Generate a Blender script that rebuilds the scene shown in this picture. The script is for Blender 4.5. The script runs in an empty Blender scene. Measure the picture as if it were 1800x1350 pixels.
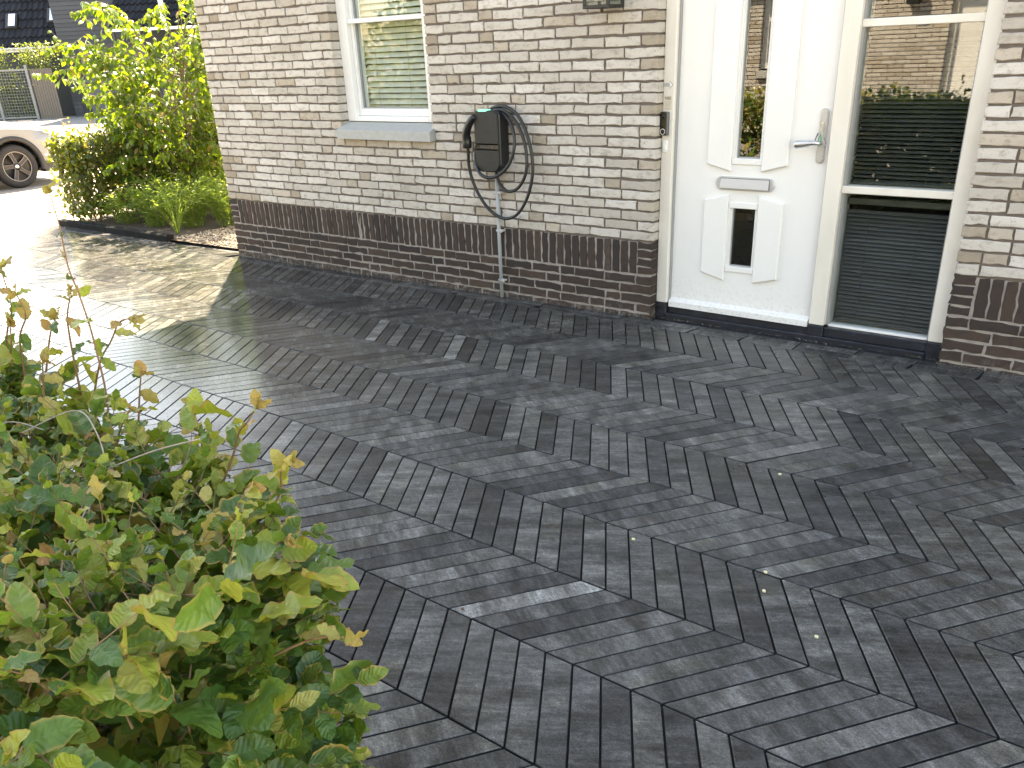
import bpy, math, random
import numpy as np
from mathutils import Vector, Matrix
R = math.radians
random.seed(7); rng = np.random.default_rng(7)
scn = bpy.context.scene
COL = scn.collection

# ------------------------------------------------------------------ camera
CAM = Vector((2.5955, -4.5057, 1.4844)); FPX = 1538.37
yaw, pitch, roll = 0.69127, 0.47217, -0.0461
fwd = Vector((-math.sin(yaw)*math.cos(pitch), math.cos(yaw)*math.cos(pitch), -math.sin(pitch)))
rt0 = Vector((math.cos(yaw), math.sin(yaw), 0)); up0 = rt0.cross(fwd)
rgt = rt0*math.cos(roll)+up0*math.sin(roll); upv = -rt0*math.sin(roll)+up0*math.cos(roll)
cam = bpy.data.cameras.new('camera'); camo = bpy.data.objects.new('camera', cam); COL.objects.link(camo)
camo.matrix_world = Matrix(((rgt.x, upv.x, -fwd.x, CAM.x), (rgt.y, upv.y, -fwd.y, CAM.y), (rgt.z, upv.z, -fwd.z, CAM.z), (0, 0, 0, 1)))
cam.sensor_width = 36; cam.lens = FPX/1800*36; cam.shift_y = 192.47/1800
cam.clip_start = 0.02; cam.clip_end = 2000
scn.camera = camo
def screen(p):          # used only to rank which pieces show largest
    d = Vector(p)-CAM; z = d.dot(fwd)
    if z < .05: return (-9e9, -9e9, z)
    return (900+FPX*d.dot(rgt)/z, 675+192.47-FPX*d.dot(upv)/z, z)

# ------------------------------------------------------------------ light
SUN_AZ = Vector((-0.744, 0.668)); SUN_EL = R(51.8)
world = bpy.data.worlds.new('World'); scn.world = world; world.use_nodes = True
wn = world.node_tree; wn.nodes.clear()
sky = wn.nodes.new('ShaderNodeTexSky'); sky.sky_type = 'NISHITA'; sky.sun_disc = False
sky.sun_elevation = SUN_EL; sky.sun_rotation = math.atan2(SUN_AZ.x, SUN_AZ.y)
sky.air_density = 1.0; sky.dust_density = 0.6; sky.ozone_density = 1.0
bgn = wn.nodes.new("ShaderNodeBackground"); bgn.inputs["Strength"].default_value = 0.105
wo = wn.nodes.new('ShaderNodeOutputWorld')
wn.links.new(sky.outputs[0], bgn.inputs[0]); wn.links.new(bgn.outputs[0], wo.inputs[0])
sun = bpy.data.lights.new('sun', 'SUN'); sun.energy = 4.4; sun.angle = R(0.55); sun.color = (1.0, 0.985, 0.965)
suno = bpy.data.objects.new('sun', sun); COL.objects.link(suno)
sv = Vector((SUN_AZ.x*math.cos(SUN_EL), SUN_AZ.y*math.cos(SUN_EL), math.sin(SUN_EL)))
suno.rotation_euler = (-sv).to_track_quat('-Z', 'Y').to_euler(); suno.location = sv*30
scn.view_settings.view_transform = 'Standard'; scn.view_settings.look = 'None'
scn.view_settings.gamma = 1.0; scn.view_settings.use_curve_mapping = False
scn.view_settings.exposure = 3.28
scn.view_settings.use_white_balance = True; scn.view_settings.white_balance_temperature = 10200; scn.view_settings.white_balance_tint = 12
scn.cycles.max_bounces = 5; scn.cycles.diffuse_bounces = 3; scn.cycles.glossy_bounces = 3; scn.cycles.transparent_max_bounces = 8
scn.cycles.sample_clamp_indirect = 8.0

# ------------------------------------------------------------------ mesh helpers
class MB:
    def __init__(s): s.v = []; s.f = []; s.m = []; s.uv = None
    def add(s, vs, fs, mi=0):
        n = len(s.v); s.v += [tuple(v) for v in vs]; s.f += [tuple(i+n for i in f) for f in fs]; s.m += [mi]*len(fs)
        return s
    def box(s, x0, x1, y0, y1, z0, z1, b=0.0, mi=0):
        if b <= 0:
            vs = [(x, y, z) for z in (z0, z1) for y in (y0, y1) for x in (x0, x1)]
            return s.add(vs, [(0, 2, 3, 1), (4, 5, 7, 6), (0, 1, 5, 4), (2, 6, 7, 3), (0, 4, 6, 2), (1, 3, 7, 5)], mi)
        b = min(b, (x1-x0)*.45, (y1-y0)*.45, (z1-z0)*.45)
        vs = []; X = (x0, x1); Y = (y0, y1); Z = (z0, z1); sg = (1, -1); idx = {}
        for i in (0, 1):
            for j in (0, 1):
                for k in (0, 1):
                    for a in range(3):
                        p = [X[i]+sg[i]*b, Y[j]+sg[j]*b, Z[k]+sg[k]*b]
                        p[a] = (X[i], Y[j], Z[k])[a]
                        idx[i, j, k, a] = len(vs); vs.append(tuple(p))
        I = lambda i, j, k, a: idx[i, j, k, a]
        fs = [(I(0,0,0,0), I(0,0,1,0), I(0,1,1,0), I(0,1,0,0)), (I(1,0,0,0), I(1,1,0,0), I(1,1,1,0), I(1,0,1,0)),
              (I(0,0,0,1), I(1,0,0,1), I(1,0,1,1), I(0,0,1,1)), (I(0,1,0,1), I(0,1,1,1), I(1,1,1,1), I(1,1,0,1)),
              (I(0,0,0,2), I(0,1,0,2), I(1,1,0,2), I(1,0,0,2)), (I(0,0,1,2), I(1,0,1,2), I(1,1,1,2), I(0,1,1,2))]
        for k in (0, 1):
            for j in (0, 1):
                fs.append((I(0,j,k,1), I(1,j,k,1), I(1,j,k,2), I(0,j,k,2)))
                fs.append((I(j,0,k,0), I(j,1,k,0), I(j,1,k,2), I(j,0,k,2)))
                fs.append((I(j,k,0,0), I(j,k,1,0), I(j,k,1,1), I(j,k,0,1)))
        for i in (0, 1):
            for j in (0, 1):
                for k in (0, 1): fs.append((I(i,j,k,0), I(i,j,k,1), I(i,j,k,2)))
        return s.add(vs, fs, mi)
    def prism(s, poly, axis, a0, a1, bev=0.0, mi=0):
        """poly: 2d outline; extruded along axis from a0 to a1 (a0 is the seen side when bev is given)"""
        def P(p, a): return {'y': (p[0], a, p[1]), 'x': (a, p[0], p[1]), 'z': (p[0], p[1], a)}[axis]
        n = len(poly); rings = []
        if bev:
            cx = sum(p[0] for p in poly)/n; cy = sum(p[1] for p in poly)/n
            ins = []
            for i in range(n):
                p0, p, p1 = Vector(poly[i-1]), Vector(poly[i]), Vector(poly[(i+1) % n])
                e0 = (p-p0).normalized(); e1 = (p1-p).normalized()
                nrm = Vector((-(e0.y+e1.y), e0.x+e1.x))
                if nrm.length < 1e-6: nrm = Vector((-e0.y, e0.x))
                nrm.normalize()
                if nrm.dot(Vector((cx, cy))-p) < 0: nrm = -nrm
                c = max(.35, abs(nrm.dot(Vector((-e0.y, e0.x)))))
                ins.append(tuple(p+nrm*bev/c))
            sgn = 1 if a1 > a0 else -1
            rings = [[P(p, a0) for p in ins], [P(p, a0+sgn*bev) for p in poly], [P(p, a1) for p in poly]]
        else: rings = [[P(p, a0) for p in poly], [P(p, a1) for p in poly]]
        vs = sum(rings, []); fs = [tuple(range(n)), tuple(reversed(range((len(rings)-1)*n, len(rings)*n)))]
        for r in range(len(rings)-1):
            for i in range(n):
                j = (i+1) % n; fs.append((r*n+i, (r+1)*n+i, (r+1)*n+j, r*n+j))
        return s.add(vs, fs, mi)
    def tube(s, pts, rad, n=8, cap=True, mi=0):
        pts = [Vector(p) for p in pts]; k = len(pts)
        rr = rad if isinstance(rad, (list, tuple)) else [rad]*k
        ref = None; rings = []
        for i, p in enumerate(pts):
            t = (pts[min(i+1, k-1)]-pts[max(i-1, 0)]).normalized()
            if ref is None:
                ref = Vector((0, 0, 1)) if abs(t.z) < .9 else Vector((1, 0, 0))
            a = (ref-t*ref.dot(t))
            if a.length < 1e-5: a = t.orthogonal()
            a.normalize(); b = t.cross(a); ref = a
            rings.append([p+(a*math.cos(2*math.pi*j/n)+b*math.sin(2*math.pi*j/n))*rr[i] for j in range(n)])
        vs = sum(rings, []); fs = []
        for i in range(k-1):
            for j in range(n):
                q = (j+1) % n; fs.append((i*n+j, i*n+q, (i+1)*n+q, (i+1)*n+j))
        if cap: fs += [tuple(reversed(range(n))), tuple(range((k-1)*n, k*n))]
        return s.add(vs, fs, mi)
    def lathe(s, prof, c, axis='x', n=24, mi=0):
        """prof: (radius, offset along axis)"""
        c = Vector(c); vs = []; fs = []
        for r, h in prof:
            for j in range(n):
                a = 2*math.pi*j/n; q = (r*math.cos(a), r*math.sin(a))
                vs.append(c+Vector({'x': (h, q[0], q[1]), 'y': (q[0], h, q[1]), 'z': (q[0], q[1], h)}[axis]))
        for i in range(len(prof)-1):
            for j in range(n):
                k = (j+1) % n; fs.append((i*n+j, i*n+k, (i+1)*n+k, (i+1)*n+j))
        return s.add(vs, fs, mi)
    def mesh(s, name, mats=(), smooth=False):
        me = bpy.data.meshes.new(name); me.from_pydata(s.v, [], s.f); me.update()
        for m in (mats if isinstance(mats, (list, tuple)) else [mats]): me.materials.append(m)
        if len(me.materials) > 1: me.polygons.foreach_set('material_index', s.m)
        if smooth: me.polygons.foreach_set('use_smooth', [True]*len(me.polygons))
        return me
def link(name, me, parent=None, loc=None, rot=None):
    o = bpy.data.objects.new(name, me); COL.objects.link(o)
    if parent is not None: o.parent = parent
    if loc is not None: o.location = loc
    if rot is not None: o.rotation_euler = rot
    return o
def obj(name, mb, mat, parent=None, smooth=False):
    return link(name, mb.mesh(name, mat, smooth), parent)
def tag(o, label=None, cat=None, group=None, kind=None):
    if label: o['label'] = label
    if cat: o['category'] = cat
    if group: o['group'] = group
    if kind: o['kind'] = kind
    return o
def empty(name, loc=(0, 0, 0), label=None, cat=None, group=None):
    o = bpy.data.objects.new(name, None); COL.objects.link(o); o.location = loc; o.empty_display_size = .1
    return tag(o, label, cat, group)
def wrap(mb, root):      # put world coordinates into the frame of an unrotated root
    L = root.location; mb.v = [(v[0]-L.x, v[1]-L.y, v[2]-L.z) for v in mb.v]; return mb
def part(name, mb, mat, root, smooth=False): return obj(name, wrap(mb, root), mat, root, smooth)
def spline(pts, n=8):
    pts = [Vector(p) for p in pts]; out = []
    for i in range(len(pts)-1):
        p0, p1, p2, p3 = pts[max(i-1, 0)], pts[i], pts[i+1], pts[min(i+2, len(pts)-1)]
        for j in range(n):
            t = j/n
            out.append(.5*((2*p1)+(p2-p0)*t+(2*p0-5*p1+4*p2-p3)*t*t+(3*p1-p0-3*p2+p3)*t**3))
    out.append(pts[-1]); return out
def rrect(x0, x1, z0, z1, r, n=6):
    rs = r if isinstance(r, (list, tuple)) else [r]*4     # bl, br, tr, tl
    out = []
    for (cx, cz, a, q) in ((x0+rs[0], z0+rs[0], 180, rs[0]), (x1-rs[1], z0+rs[1], 270, rs[1]), (x1-rs[2], z1-rs[2], 0, rs[2]), (x0+rs[3], z1-rs[3], 90, rs[3])):
        for i in range(n+1):
            t = R(a+90*i/n); out.append((cx+q*math.cos(t), cz+q*math.sin(t)))
    return out

# ------------------------------------------------------------------ material helpers
class NT:
    def __init__(s, name):
        s.m = bpy.data.materials.new(name); s.m.use_nodes = True; s.t = s.m.node_tree; s.t.nodes.clear()
        s.out = s.n('ShaderNodeOutputMaterial'); s.b = s.n('ShaderNodeBsdfPrincipled'); s.l(s.b.outputs[0], s.out.inputs[0])
    def n(s, t, **k):
        x = s.t.nodes.new(t)
        for a, b in k.items(): setattr(x, a, b)
        return x
    def l(s, a, b): s.t.links.new(a, b)
    def put(s, sock, v):
        if isinstance(v, bpy.types.NodeSocket): s.l(v, sock)
        elif isinstance(v, (tuple, list)) and len(v) == 3 and sock.type == 'RGBA': sock.default_value = (*v, 1)
        else: sock.default_value = v
    def set(s, **k):
        nm = dict(color='Base Color', rough='Roughness', metal='Metallic', spec='Specular IOR Level', normal='Normal', coat='Coat Weight', coatr='Coat Roughness', trans='Transmission Weight', ior='IOR', alpha='Alpha', emit='Emission Color', emits='Emission Strength', sheen='Sheen Weight')
        for a, v in k.items(): s.put(s.b.inputs[nm[a]], v)
        return s
    def pos(s): return s.n('ShaderNodeNewGeometry').outputs['Position']
    def rand(s):
        a = s.n('ShaderNodeObjectInfo').outputs['Random']; b = s.n('ShaderNodeNewGeometry').outputs['Random Per Island']
        return s.math('FRACT', s.math('ADD', s.math('MULTIPLY', a, 7.31), b))
    def math(s, op, a, b=0.0, c=0.0, clamp=False):
        x = s.n('ShaderNodeMath', operation=op, use_clamp=clamp)
        for i, v in enumerate((a, b, c)):
            if i < len(x.inputs): s.put(x.inputs[i], v)
        return x.outputs[0]
    def vmul(s, v, k):
        x = s.n('ShaderNodeVectorMath', operation='MULTIPLY'); s.l(v, x.inputs[0]); x.inputs[1].default_value = k; return x.outputs[0]
    def noise(s, scale, vec=None, detail=4, rough=.55, w=None, dist=0.0):
        x = s.n('ShaderNodeTexNoise', noise_dimensions='4D' if w is not None else '3D')
        s.l(vec if vec is not None else s.pos(), x.inputs['Vector'])
        x.inputs['Scale'].default_value = scale; x.inputs['Detail'].default_value = detail; x.inputs['Roughness'].default_value = rough; x.inputs['Distortion'].default_value = dist
        if w is not None: s.put(x.inputs['W'], w)
        return x.outputs['Fac']
    def ramp(s, fac, stops, interp='LINEAR'):
        x = s.n('ShaderNodeValToRGB'); s.l(fac, x.inputs[0]); cr = x.color_ramp; cr.interpolation = interp
        while len(cr.elements) > 1: cr.elements.remove(cr.elements[-1])
        for i, (p, c) in enumerate(stops):
            e = cr.elements[0] if i == 0 else cr.elements.new(p)
            e.position = p; e.color = (*c, 1) if isinstance(c, (tuple, list)) else (c, c, c, 1)
        return x.outputs[0]
    def mr(s, v, a, b, c=0.0, d=1.0, smooth=True):
        x = s.n('ShaderNodeMapRange'); x.interpolation_type = 'SMOOTHSTEP' if smooth else 'LINEAR'
        s.put(x.inputs[0], v)
        for i, q in enumerate((a, b, c, d)): s.put(x.inputs[i+1], q)
        return x.outputs[0]
    def mix(s, f, a, b, mode='MIX'):
        x = s.n('ShaderNodeMix', data_type='RGBA', blend_type=mode); s.put(x.inputs[0], f); s.put(x.inputs[6], a); s.put(x.inputs[7], b); return x.outputs[2]
    def bump(s, h, dist=.002, strength=1.0, normal=None):
        x = s.n('ShaderNodeBump'); x.inputs['Distance'].default_value = dist; x.inputs['Strength'].default_value = strength; s.l(h, x.inputs['Height'])
        if normal is not None: s.l(normal, x.inputs['Normal'])
        return x.outputs[0]
    def sep(s, v):
        x = s.n('ShaderNodeSeparateXYZ'); s.l(v, x.inputs[0]); return x.outputs
    def translucent(s, col, fac):
        t = s.n('ShaderNodeBsdfTranslucent'); s.put(t.inputs[0], col); mx = s.n('ShaderNodeMixShader'); s.put(mx.inputs[0], fac)
        s.l(s.b.outputs[0], mx.inputs[1]); s.l(t.outputs[0], mx.inputs[2]); s.l(mx.outputs[0], s.out.inputs[0]); return s

def plain(name, col, rough=.5, metal=0.0, var=.06, scale=18, bump=0.0, spec=.5, coat=0.0):
    k = NT(name); n = k.noise(scale, detail=5)
    c = k.mix(n, tuple(max(0, x*(1-var*2)) for x in col), tuple(min(1, x*(1+var*2)) for x in col))
    k.set(color=c, rough=k.mr(n, .2, .8, rough*.85, min(1, rough*1.15)), metal=metal, spec=spec, coat=coat)
    if bump: k.set(normal=k.bump(k.noise(scale*6, detail=6), bump))
    return k.m

def mat_brick(name, stops, dark, grit=.0022):
    k = NT(name); r = k.rand(); p = k.pos(); w = k.math('MULTIPLY', r, 40)
    base = k.ramp(r, stops)
    smudge = k.mr(k.noise(20, k.vmul(p, (1, 1, 1.6)), detail=7, w=w, rough=.72), .47, .70)
    c = k.mix(k.math('MULTIPLY', smudge, .75), base, dark)
    pits = k.mr(k.noise(95, detail=4, w=w), .60, .72)
    c = k.mix(k.math('MULTIPLY', pits, .7), c, tuple(x*.7 for x in dark))
    chalk = k.mr(k.noise(30, detail=6, w=k.math('ADD', w, 9.0), rough=.7), .55, .75)
    c = k.mix(k.math('MULTIPLY', chalk, .25), c, tuple(min(.70, x*1.16+.02) for x in stops[0][1]))
    big = k.noise(1.3, detail=3); c = k.mix(k.mr(big, .35, .7, 0.0, .22), c, dark)
    if name == 'dark_brick':
        z = k.sep(p)[2]; bloom = k.math('MULTIPLY', k.mr(k.math('ADD', z, k.math('MULTIPLY', k.noise(3.5, detail=5), .16)), .15, .05), k.mr(k.noise(26, detail=6, rough=.7), .46, .62))
        c = k.mix(k.math('MULTIPLY', bloom, .6), c, (.30, .275, .25)); drip = k.mr(k.noise(9, k.vmul(p, (1, 1, .22)), detail=5, rough=.7), .60, .72, 0, .35); c = k.mix(drip, c, (.16, .14, .125))
    h = k.math('ADD', k.noise(45, detail=6, w=w, rough=.7), k.math('MULTIPLY', k.noise(170, detail=3, w=w), .4))
    k.set(color=c, rough=.88, spec=.25, normal=k.bump(h, grit))
    return k.m
M = {}
M['brick'] = mat_brick('pale_brick', [(0, (.56, .52, .475)), (.22, (.66, .62, .575)), (.45, (.50, .457, .408)), (.7, (.61, .57, .522)), (.88, (.445, .40, .35)), (1, (.54, .497, .449))], (.29, .252, .212))
M['brick_tan'] = mat_brick('tan_brick', [(0, (.37, .315, .25)), (.4, (.45, .39, .32)), (.6, (.52, .455, .385)), (1, (.33, .275, .215))], (.26, .21, .16))
M['dark_brick'] = mat_brick('dark_brick', [(0, (.064, .043, .035)), (.3, (.044, .034, .030)), (.6, (.082, .054, .043)), (1, (.038, .031, .029))], (.034, .029, .028), .004)
M['mortar'] = plain('dark_mortar', (.155, .128, .110), .95, var=.16, scale=30, bump=.003, spec=.1)
def mat_lightmortar():
    k = NT('light_mortar'); n = k.noise(22, detail=6); p = k.sep(k.pos())
    c = k.ramp(n, [(.3, (.25, .22, .20)), (.7, (.37, .335, .305))])
    k.set(color=c, rough=.95, spec=.1, normal=k.bump(k.noise(140, detail=5), .003)); return k.m
M['mortar_light'] = mat_lightmortar()
def mat_paver():
    k = NT('anthracite_paver'); r = k.rand(); p = k.pos(); w = k.math('MULTIPLY', r, 55); X = k.sep(p)
    base = k.ramp(r, [(0, (.034, .0355, .037)), (.16, (.066, .0675, .067)), (.32, (.100, .101, .096)), (.46, (.044, .0455, .047)), (.60, (.080, .0815, .079)), (.74, (.112, .112, .105)), (.86, (.052, .0535, .054)), (.975, (.092, .093, .089)), (.99, (.15, .15, .145)), (1, (.18, .18, .172))])
    def mul(c, f): return k.mix(1.0, c, f, 'MULTIPLY')
    uv = k.n('ShaderNodeUVMap').outputs[0]
    st = k.noise(1.0, k.vmul(uv, (13.0, 3.2, 1.0)), detail=5, rough=.62, w=w)          # cloudy tones across the block
    sk = k.noise(1.0, k.vmul(uv, (95.0, 9.0, 1.0)), detail=5, rough=.68, w=k.math('ADD', w, 5.0))   # brushed streaks across the block
    c = mul(base, k.ramp(st, [(.32, .50), (.44, .80), (.53, 1.18), (.62, 1.68), (.74, 2.15)])); c = mul(c, k.ramp(sk, [(.34, .80), (.50, 1.02), (.64, 1.38)]))
    warm = k.mr(k.noise(5.5, detail=4, w=k.math('ADD', w, 17.)), .55, .70, 0, .55)
    c = mul(c, k.mix(warm, (1, 1, 1), (1.18, 1.10, .92)))
    fine = k.noise(200, detail=4, rough=.75); blot = k.noise(46, k.vmul(p, (1, 1.5, 1)), detail=6, rough=.74, w=w)
    c = mul(c, k.ramp(blot, [(.32, .62), (.50, 1.0), (.68, 1.5)])); c = mul(c, k.ramp(fine, [(.34, .70), (.52, 1.0), (.70, 1.75)]))
    # water lying on the low end towards the street, drying out towards the door
    big = k.noise(1.05, detail=4, rough=.6)
    wet = k.mr(k.math('ADD', k.math('MULTIPLY', X[0], -.26), k.math('MULTIPLY', big, 1.2)), .28, 1.05)
    dark_zones = k.math('MAXIMUM', k.mr(k.math('ADD', X[1], k.math('MULTIPLY', big, .9)), -.35, .30), k.mr(k.math('ADD', k.math('MULTIPLY', X[0], .30), k.math('MULTIPLY', k.noise(1.6, detail=4), 1.2)), .90, 1.25))  # darker, smoother towards the wall, with wet patches to the right
    patch = k.mr(k.noise(3.0, detail=5, w=w), .50, .62)
    wet2 = k.math('MAXIMUM', wet, k.math('MULTIPLY', patch, .60)); wd = k.math('MAXIMUM', wet2, dark_zones)
    dust = k.mr(k.noise(.85, detail=5, rough=.65), .55, .72); c = k.mix(k.math('MULTIPLY', dust, .16), c, (.20, .197, .188))
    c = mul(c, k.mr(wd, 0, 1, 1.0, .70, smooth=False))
    rough = k.math('ADD', k.mr(k.math('MAXIMUM', wet2, k.math('MULTIPLY', dark_zones, .7)), 0, 1, .50, .11, smooth=False), k.math('MULTIPLY', k.noise(38, detail=4), .05))
    h = k.math('ADD', k.math('MULTIPLY', fine, .5), k.noise(60, detail=4))
    nrm = k.n('ShaderNodeBump'); k.put(nrm.inputs['Strength'], k.mr(wet2, 0, 1, .9, .07, smooth=False)); nrm.inputs['Distance'].default_value = .0011; k.l(h, nrm.inputs['Height'])
    k.set(color=c, rough=rough, spec=k.mr(wet2, 0, 1, .32, .36), normal=nrm.outputs[0]); k.b.inputs['IOR'].default_value = 1.4; return k.m
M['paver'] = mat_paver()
M['joint'] = plain('joint_sand', (.020, .020, .021), .8, var=.3, scale=60, bump=.002)
def mat_door():
    k = NT('white_door_paint'); p = k.pos(); z = k.sep(p)[2]; n = k.noise(9, k.vmul(p, (1, 1, .5)), detail=7, rough=.7)
    splash = k.math('MULTIPLY', k.mr(k.noise(70, detail=5, rough=.7), .48, .66), k.mr(z, .34, .06)); scuff = k.mr(k.noise(24, k.vmul(p, (.25, 1, 1.6)), detail=6, rough=.75), .66, .74, 0, .22)
    c = k.mix(k.mr(n, .4, .7, 0, .5), (.805, .80, .78), (.77, .765, .74)); c = k.mix(k.math('MULTIPLY', splash, .35), c, (.42, .38, .32)); c = k.mix(scuff, c, (.58, .565, .53))
    k.set(color=c, rough=k.mr(n, .3, .7, .30, .44), coat=.1, normal=k.bump(k.noise(3.2, detail=2), .0012, .3)); return k.m
M['white'] = mat_door()
def mat_frame():
    k = NT('cream_frame_paint'); n = k.noise(6, k.vmul(k.pos(), (1, 1, .35)), detail=6)
    c = k.ramp(n, [(.25, (.67, .63, .555)), (.7, (.80, .765, .70))]); k.set(color=c, rough=.42); return k.m
M['frame'] = mat_frame()
M['winframe'] = plain('window_paint', (.80, .80, .785), .4, var=.012, scale=4)
M['grey_gasket'] = plain('grey_gasket', (.33, .33, .33), .5)
def mat_threshold():
    k = NT('threshold_composite'); n = k.noise(22, k.vmul(k.pos(), (.6, 1, 2)), detail=7, rough=.7)
    c = k.ramp(n, [(.35, (.008, .009, .011)), (.55, (.018, .021, .030)), (.75, (.050, .056, .078))]); k.set(color=c, rough=k.mr(n, .3, .7, .55, .28), normal=k.bump(k.noise(60, detail=6), .002)); return k.m
M['threshold'] = mat_threshold()
M['concrete'] = plain('concrete_sill', (.40, .405, .39), .85, var=.10, scale=26, bump=.0015)
M['black'] = plain('black_plastic', (.011, .012, .013), .40, var=.05)
M['charger'] = plain('charger_shell', (.0095, .0115, .0125), .55, var=.04, scale=60, bump=.0002)
M['gloss_black'] = plain('gloss_black', (.008, .008, .009), .08, var=.05)
M['rubber'] = plain('cable_rubber', (.016, .018, .020), .42, var=.08)
M['steel'] = plain('brushed_aluminium', (.62, .62, .62), .30, metal=.9, var=.05, scale=40)
M['steel_light'] = plain('satin_aluminium', (.52, .525, .53), .38, metal=.35, var=.03, scale=40)
M['pvc'] = plain('grey_pvc', (.36, .38, .40), .42, var=.04)
M['slat'] = plain('beige_slat', (.66, .65, .60), .5, var=.03)
M['dark_slat'] = plain('dark_slat', (.050, .051, .048), .40, var=.04)
M['cord'] = plain('blind_cord', (.30, .30, .28), .7)
M['room'] = plain('room_dark', (.05, .05, .05), .9)
M['sticker'] = plain('sticker_cream', (.66, .60, .49), .5, var=.03)
M['sticker_grey'] = plain('sticker_print', (.30, .30, .29), .5)
M['ink'] = plain('ink', (.02, .02, .02), .5)
def mat_glass(name, tint=(.94, .97, .955), ior=1.72, dirt=.0):
    k = NT(name); k.t.nodes.remove(k.b)
    tr = k.n('ShaderNodeBsdfTransparent'); tr.inputs[0].default_value = (*tint, 1)
    gl = k.n('ShaderNodeBsdfGlossy'); gl.inputs['Roughness'].default_value = 0.0
    # a pane is never quite flat
    gl_n = k.bump(k.noise(2.2, detail=1), .0010, .25); k.l(gl_n, gl.inputs['Normal'])
    lw = k.n('ShaderNodeLayerWeight'); lw.inputs[0].default_value = .5; mx = k.n('ShaderNodeMixShader')
    f0 = ((ior-1)/(ior+1))**2; fres = k.math('ADD', f0, k.math('MULTIPLY', 1-f0, k.math('POWER', lw.outputs['Facing'], 5.0)))
    k.l(fres, mx.inputs[0]); k.l(tr.outputs[0], mx.inputs[1]); k.l(gl.outputs[0], mx.inputs[2]); k.l(mx.outputs[0], k.out.inputs[0])
    return k.m
M['glass'] = mat_glass('window_glass')
M['glass_dark'] = mat_glass('tinted_glass', (.5, .55, .53), 1.7)
def mat_led():
    k = NT('status_light'); k.set(color=(.1, .6, .45), emit=(.15, .85, .60), emits=.14, rough=.4); return k.m
M['led'] = mat_led()
def leaf_mat(name, stops, trans=.38, tcol=(.42, .55, .05), rough=.5, veins=False, edge=None, spec=.4):
    k = NT(name); r = k.rand(); c = k.ramp(r, stops)
    c = k.mix(k.mr(k.noise(38, detail=4), .5, .75, 0, .45), c, tuple(x*1.7 for x in stops[0][1]))
    tc = k.mix(.5, c, tcol)
    if veins:
        uv = k.sep(k.n('ShaderNodeUVMap').outputs[0]); v = k.math('MULTIPLY', k.math('ABSOLUTE', k.math('SUBTRACT', uv[1], .5)), 2.0)
        ph = k.math('SUBTRACT', uv[0], k.math('MULTIPLY', v, .20))
        s = k.math('SINE', k.math('MULTIPLY', ph, 6.2832*7.5))
        vein = k.math('MAXIMUM', k.mr(s, .86, 1.0), k.mr(v, .07, .03))
        c = k.mix(k.math('MULTIPLY', vein, .14), c, tuple(min(1, x*2.2+.06) for x in stops[2][1]))
        blot = k.mr(k.noise(28, detail=5, w=k.math('MULTIPLY', r, 31)), .60, .70)
        c = k.mix(k.math('MULTIPLY', blot, .22), c, (.30, .20, .05))
        e = k.math('MULTIPLY', k.mr(v, .72, 1.0), k.mr(k.math('FRACT', k.math('MULTIPLY', r, 13.7)), .45, .6))
        c = k.mix(e, c, edge); tc = k.mix(e, tc, edge)
        k.set(normal=k.bump(k.math('ADD', k.math('MULTIPLY', s, -.35), k.math('MULTIPLY', k.noise(60, detail=3), .9)), .0008))
    k.set(color=c, rough=rough, spec=spec); k.translucent(tc, trans); return k.m
M['beech'] = leaf_mat('beech_leaf', [(0, (.032, .085, .020)), (.18, (.050, .120, .026)), (.36, (.085, .165, .034)), (.52, (.17, .24, .040)), (.68, (.29, .33, .055)), (.82, (.37, .38, .07)), (.94, (.42, .38, .10)), (1, (.040, .10, .024))], .32, (.46, .58, .03), .34, True, (.42, .28, .08))
M['beech_green'] = leaf_mat('green_beech_leaf', [(0, (.026, .075, .018)), (.30, (.045, .115, .025)), (.60, (.080, .165, .032)), (.85, (.14, .235, .040)), (1, (.22, .28, .05))], .30, (.36, .52, .03), .32, True, (.34, .28, .07))
M['beech_young'] = leaf_mat('young_leaf', [(0, (.34, .24, .08)), (.35, (.42, .34, .11)), (.6, (.36, .36, .10)), (1, (.44, .22, .09))], .36, (.55, .42, .08), .5, True, (.40, .22, .09))
M['tree_leaf'] = leaf_mat('tree_leaf', [(0, (.040, .085, .016)), (.4, (.070, .130, .020)), (.75, (.105, .165, .024)), (.95, (.17, .20, .03)), (1, (.34, .17, .05))], .38, (.30, .46, .012), .38)
M['hedge_leaf'] = leaf_mat('garden_hedge_leaf', [(0, (.035, .06, .018)), (.5, (.06, .10, .025)), (.8, (.14, .17, .03)), (1, (.24, .15, .05))], .34, (.5, .55, .03), .35, spec=.6)
M['herb'] = leaf_mat('herb_leaf', [(0, (.10, .18, .04)), (.5, (.16, .26, .05)), (.85, (.23, .31, .08)), (1, (.28, .30, .12))], .45, (.52, .66, .07), .5)
M['far_leaf'] = leaf_mat('far_leaf', [(0, (.06, .10, .025)), (.5, (.11, .16, .04)), (1, (.22, .24, .07))], .35, (.4, .5, .05), .5)
M['bark'] = plain('bark', (.16, .115, .075), .85, var=.2, scale=60, bump=.002)
M['twig'] = plain('young_twig', (.25, .14, .075), .6, var=.2, scale=80)
M['dead_twig'] = plain('dead_twig', (.34, .28, .23), .8, var=.2, scale=80)
M['soil'] = plain('soil', (.06, .045, .033), .95, var=.3, scale=20, bump=.01)
M['grass'] = plain('lawn', (.09, .17, .025), .8, var=.3, scale=6, bump=.02)
M['edging'] = plain('black_edging', (.009, .010, .011), .8, var=.1, bump=.001, spec=.12)
M['petal'] = plain('pale_petal', (.72, .66, .42), .6)
M['white_petal'] = plain('white_petal', (.8, .78, .76), .5)
M['lilac_petal'] = plain('lilac_petal', (.5, .36, .55), .5)

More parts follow.
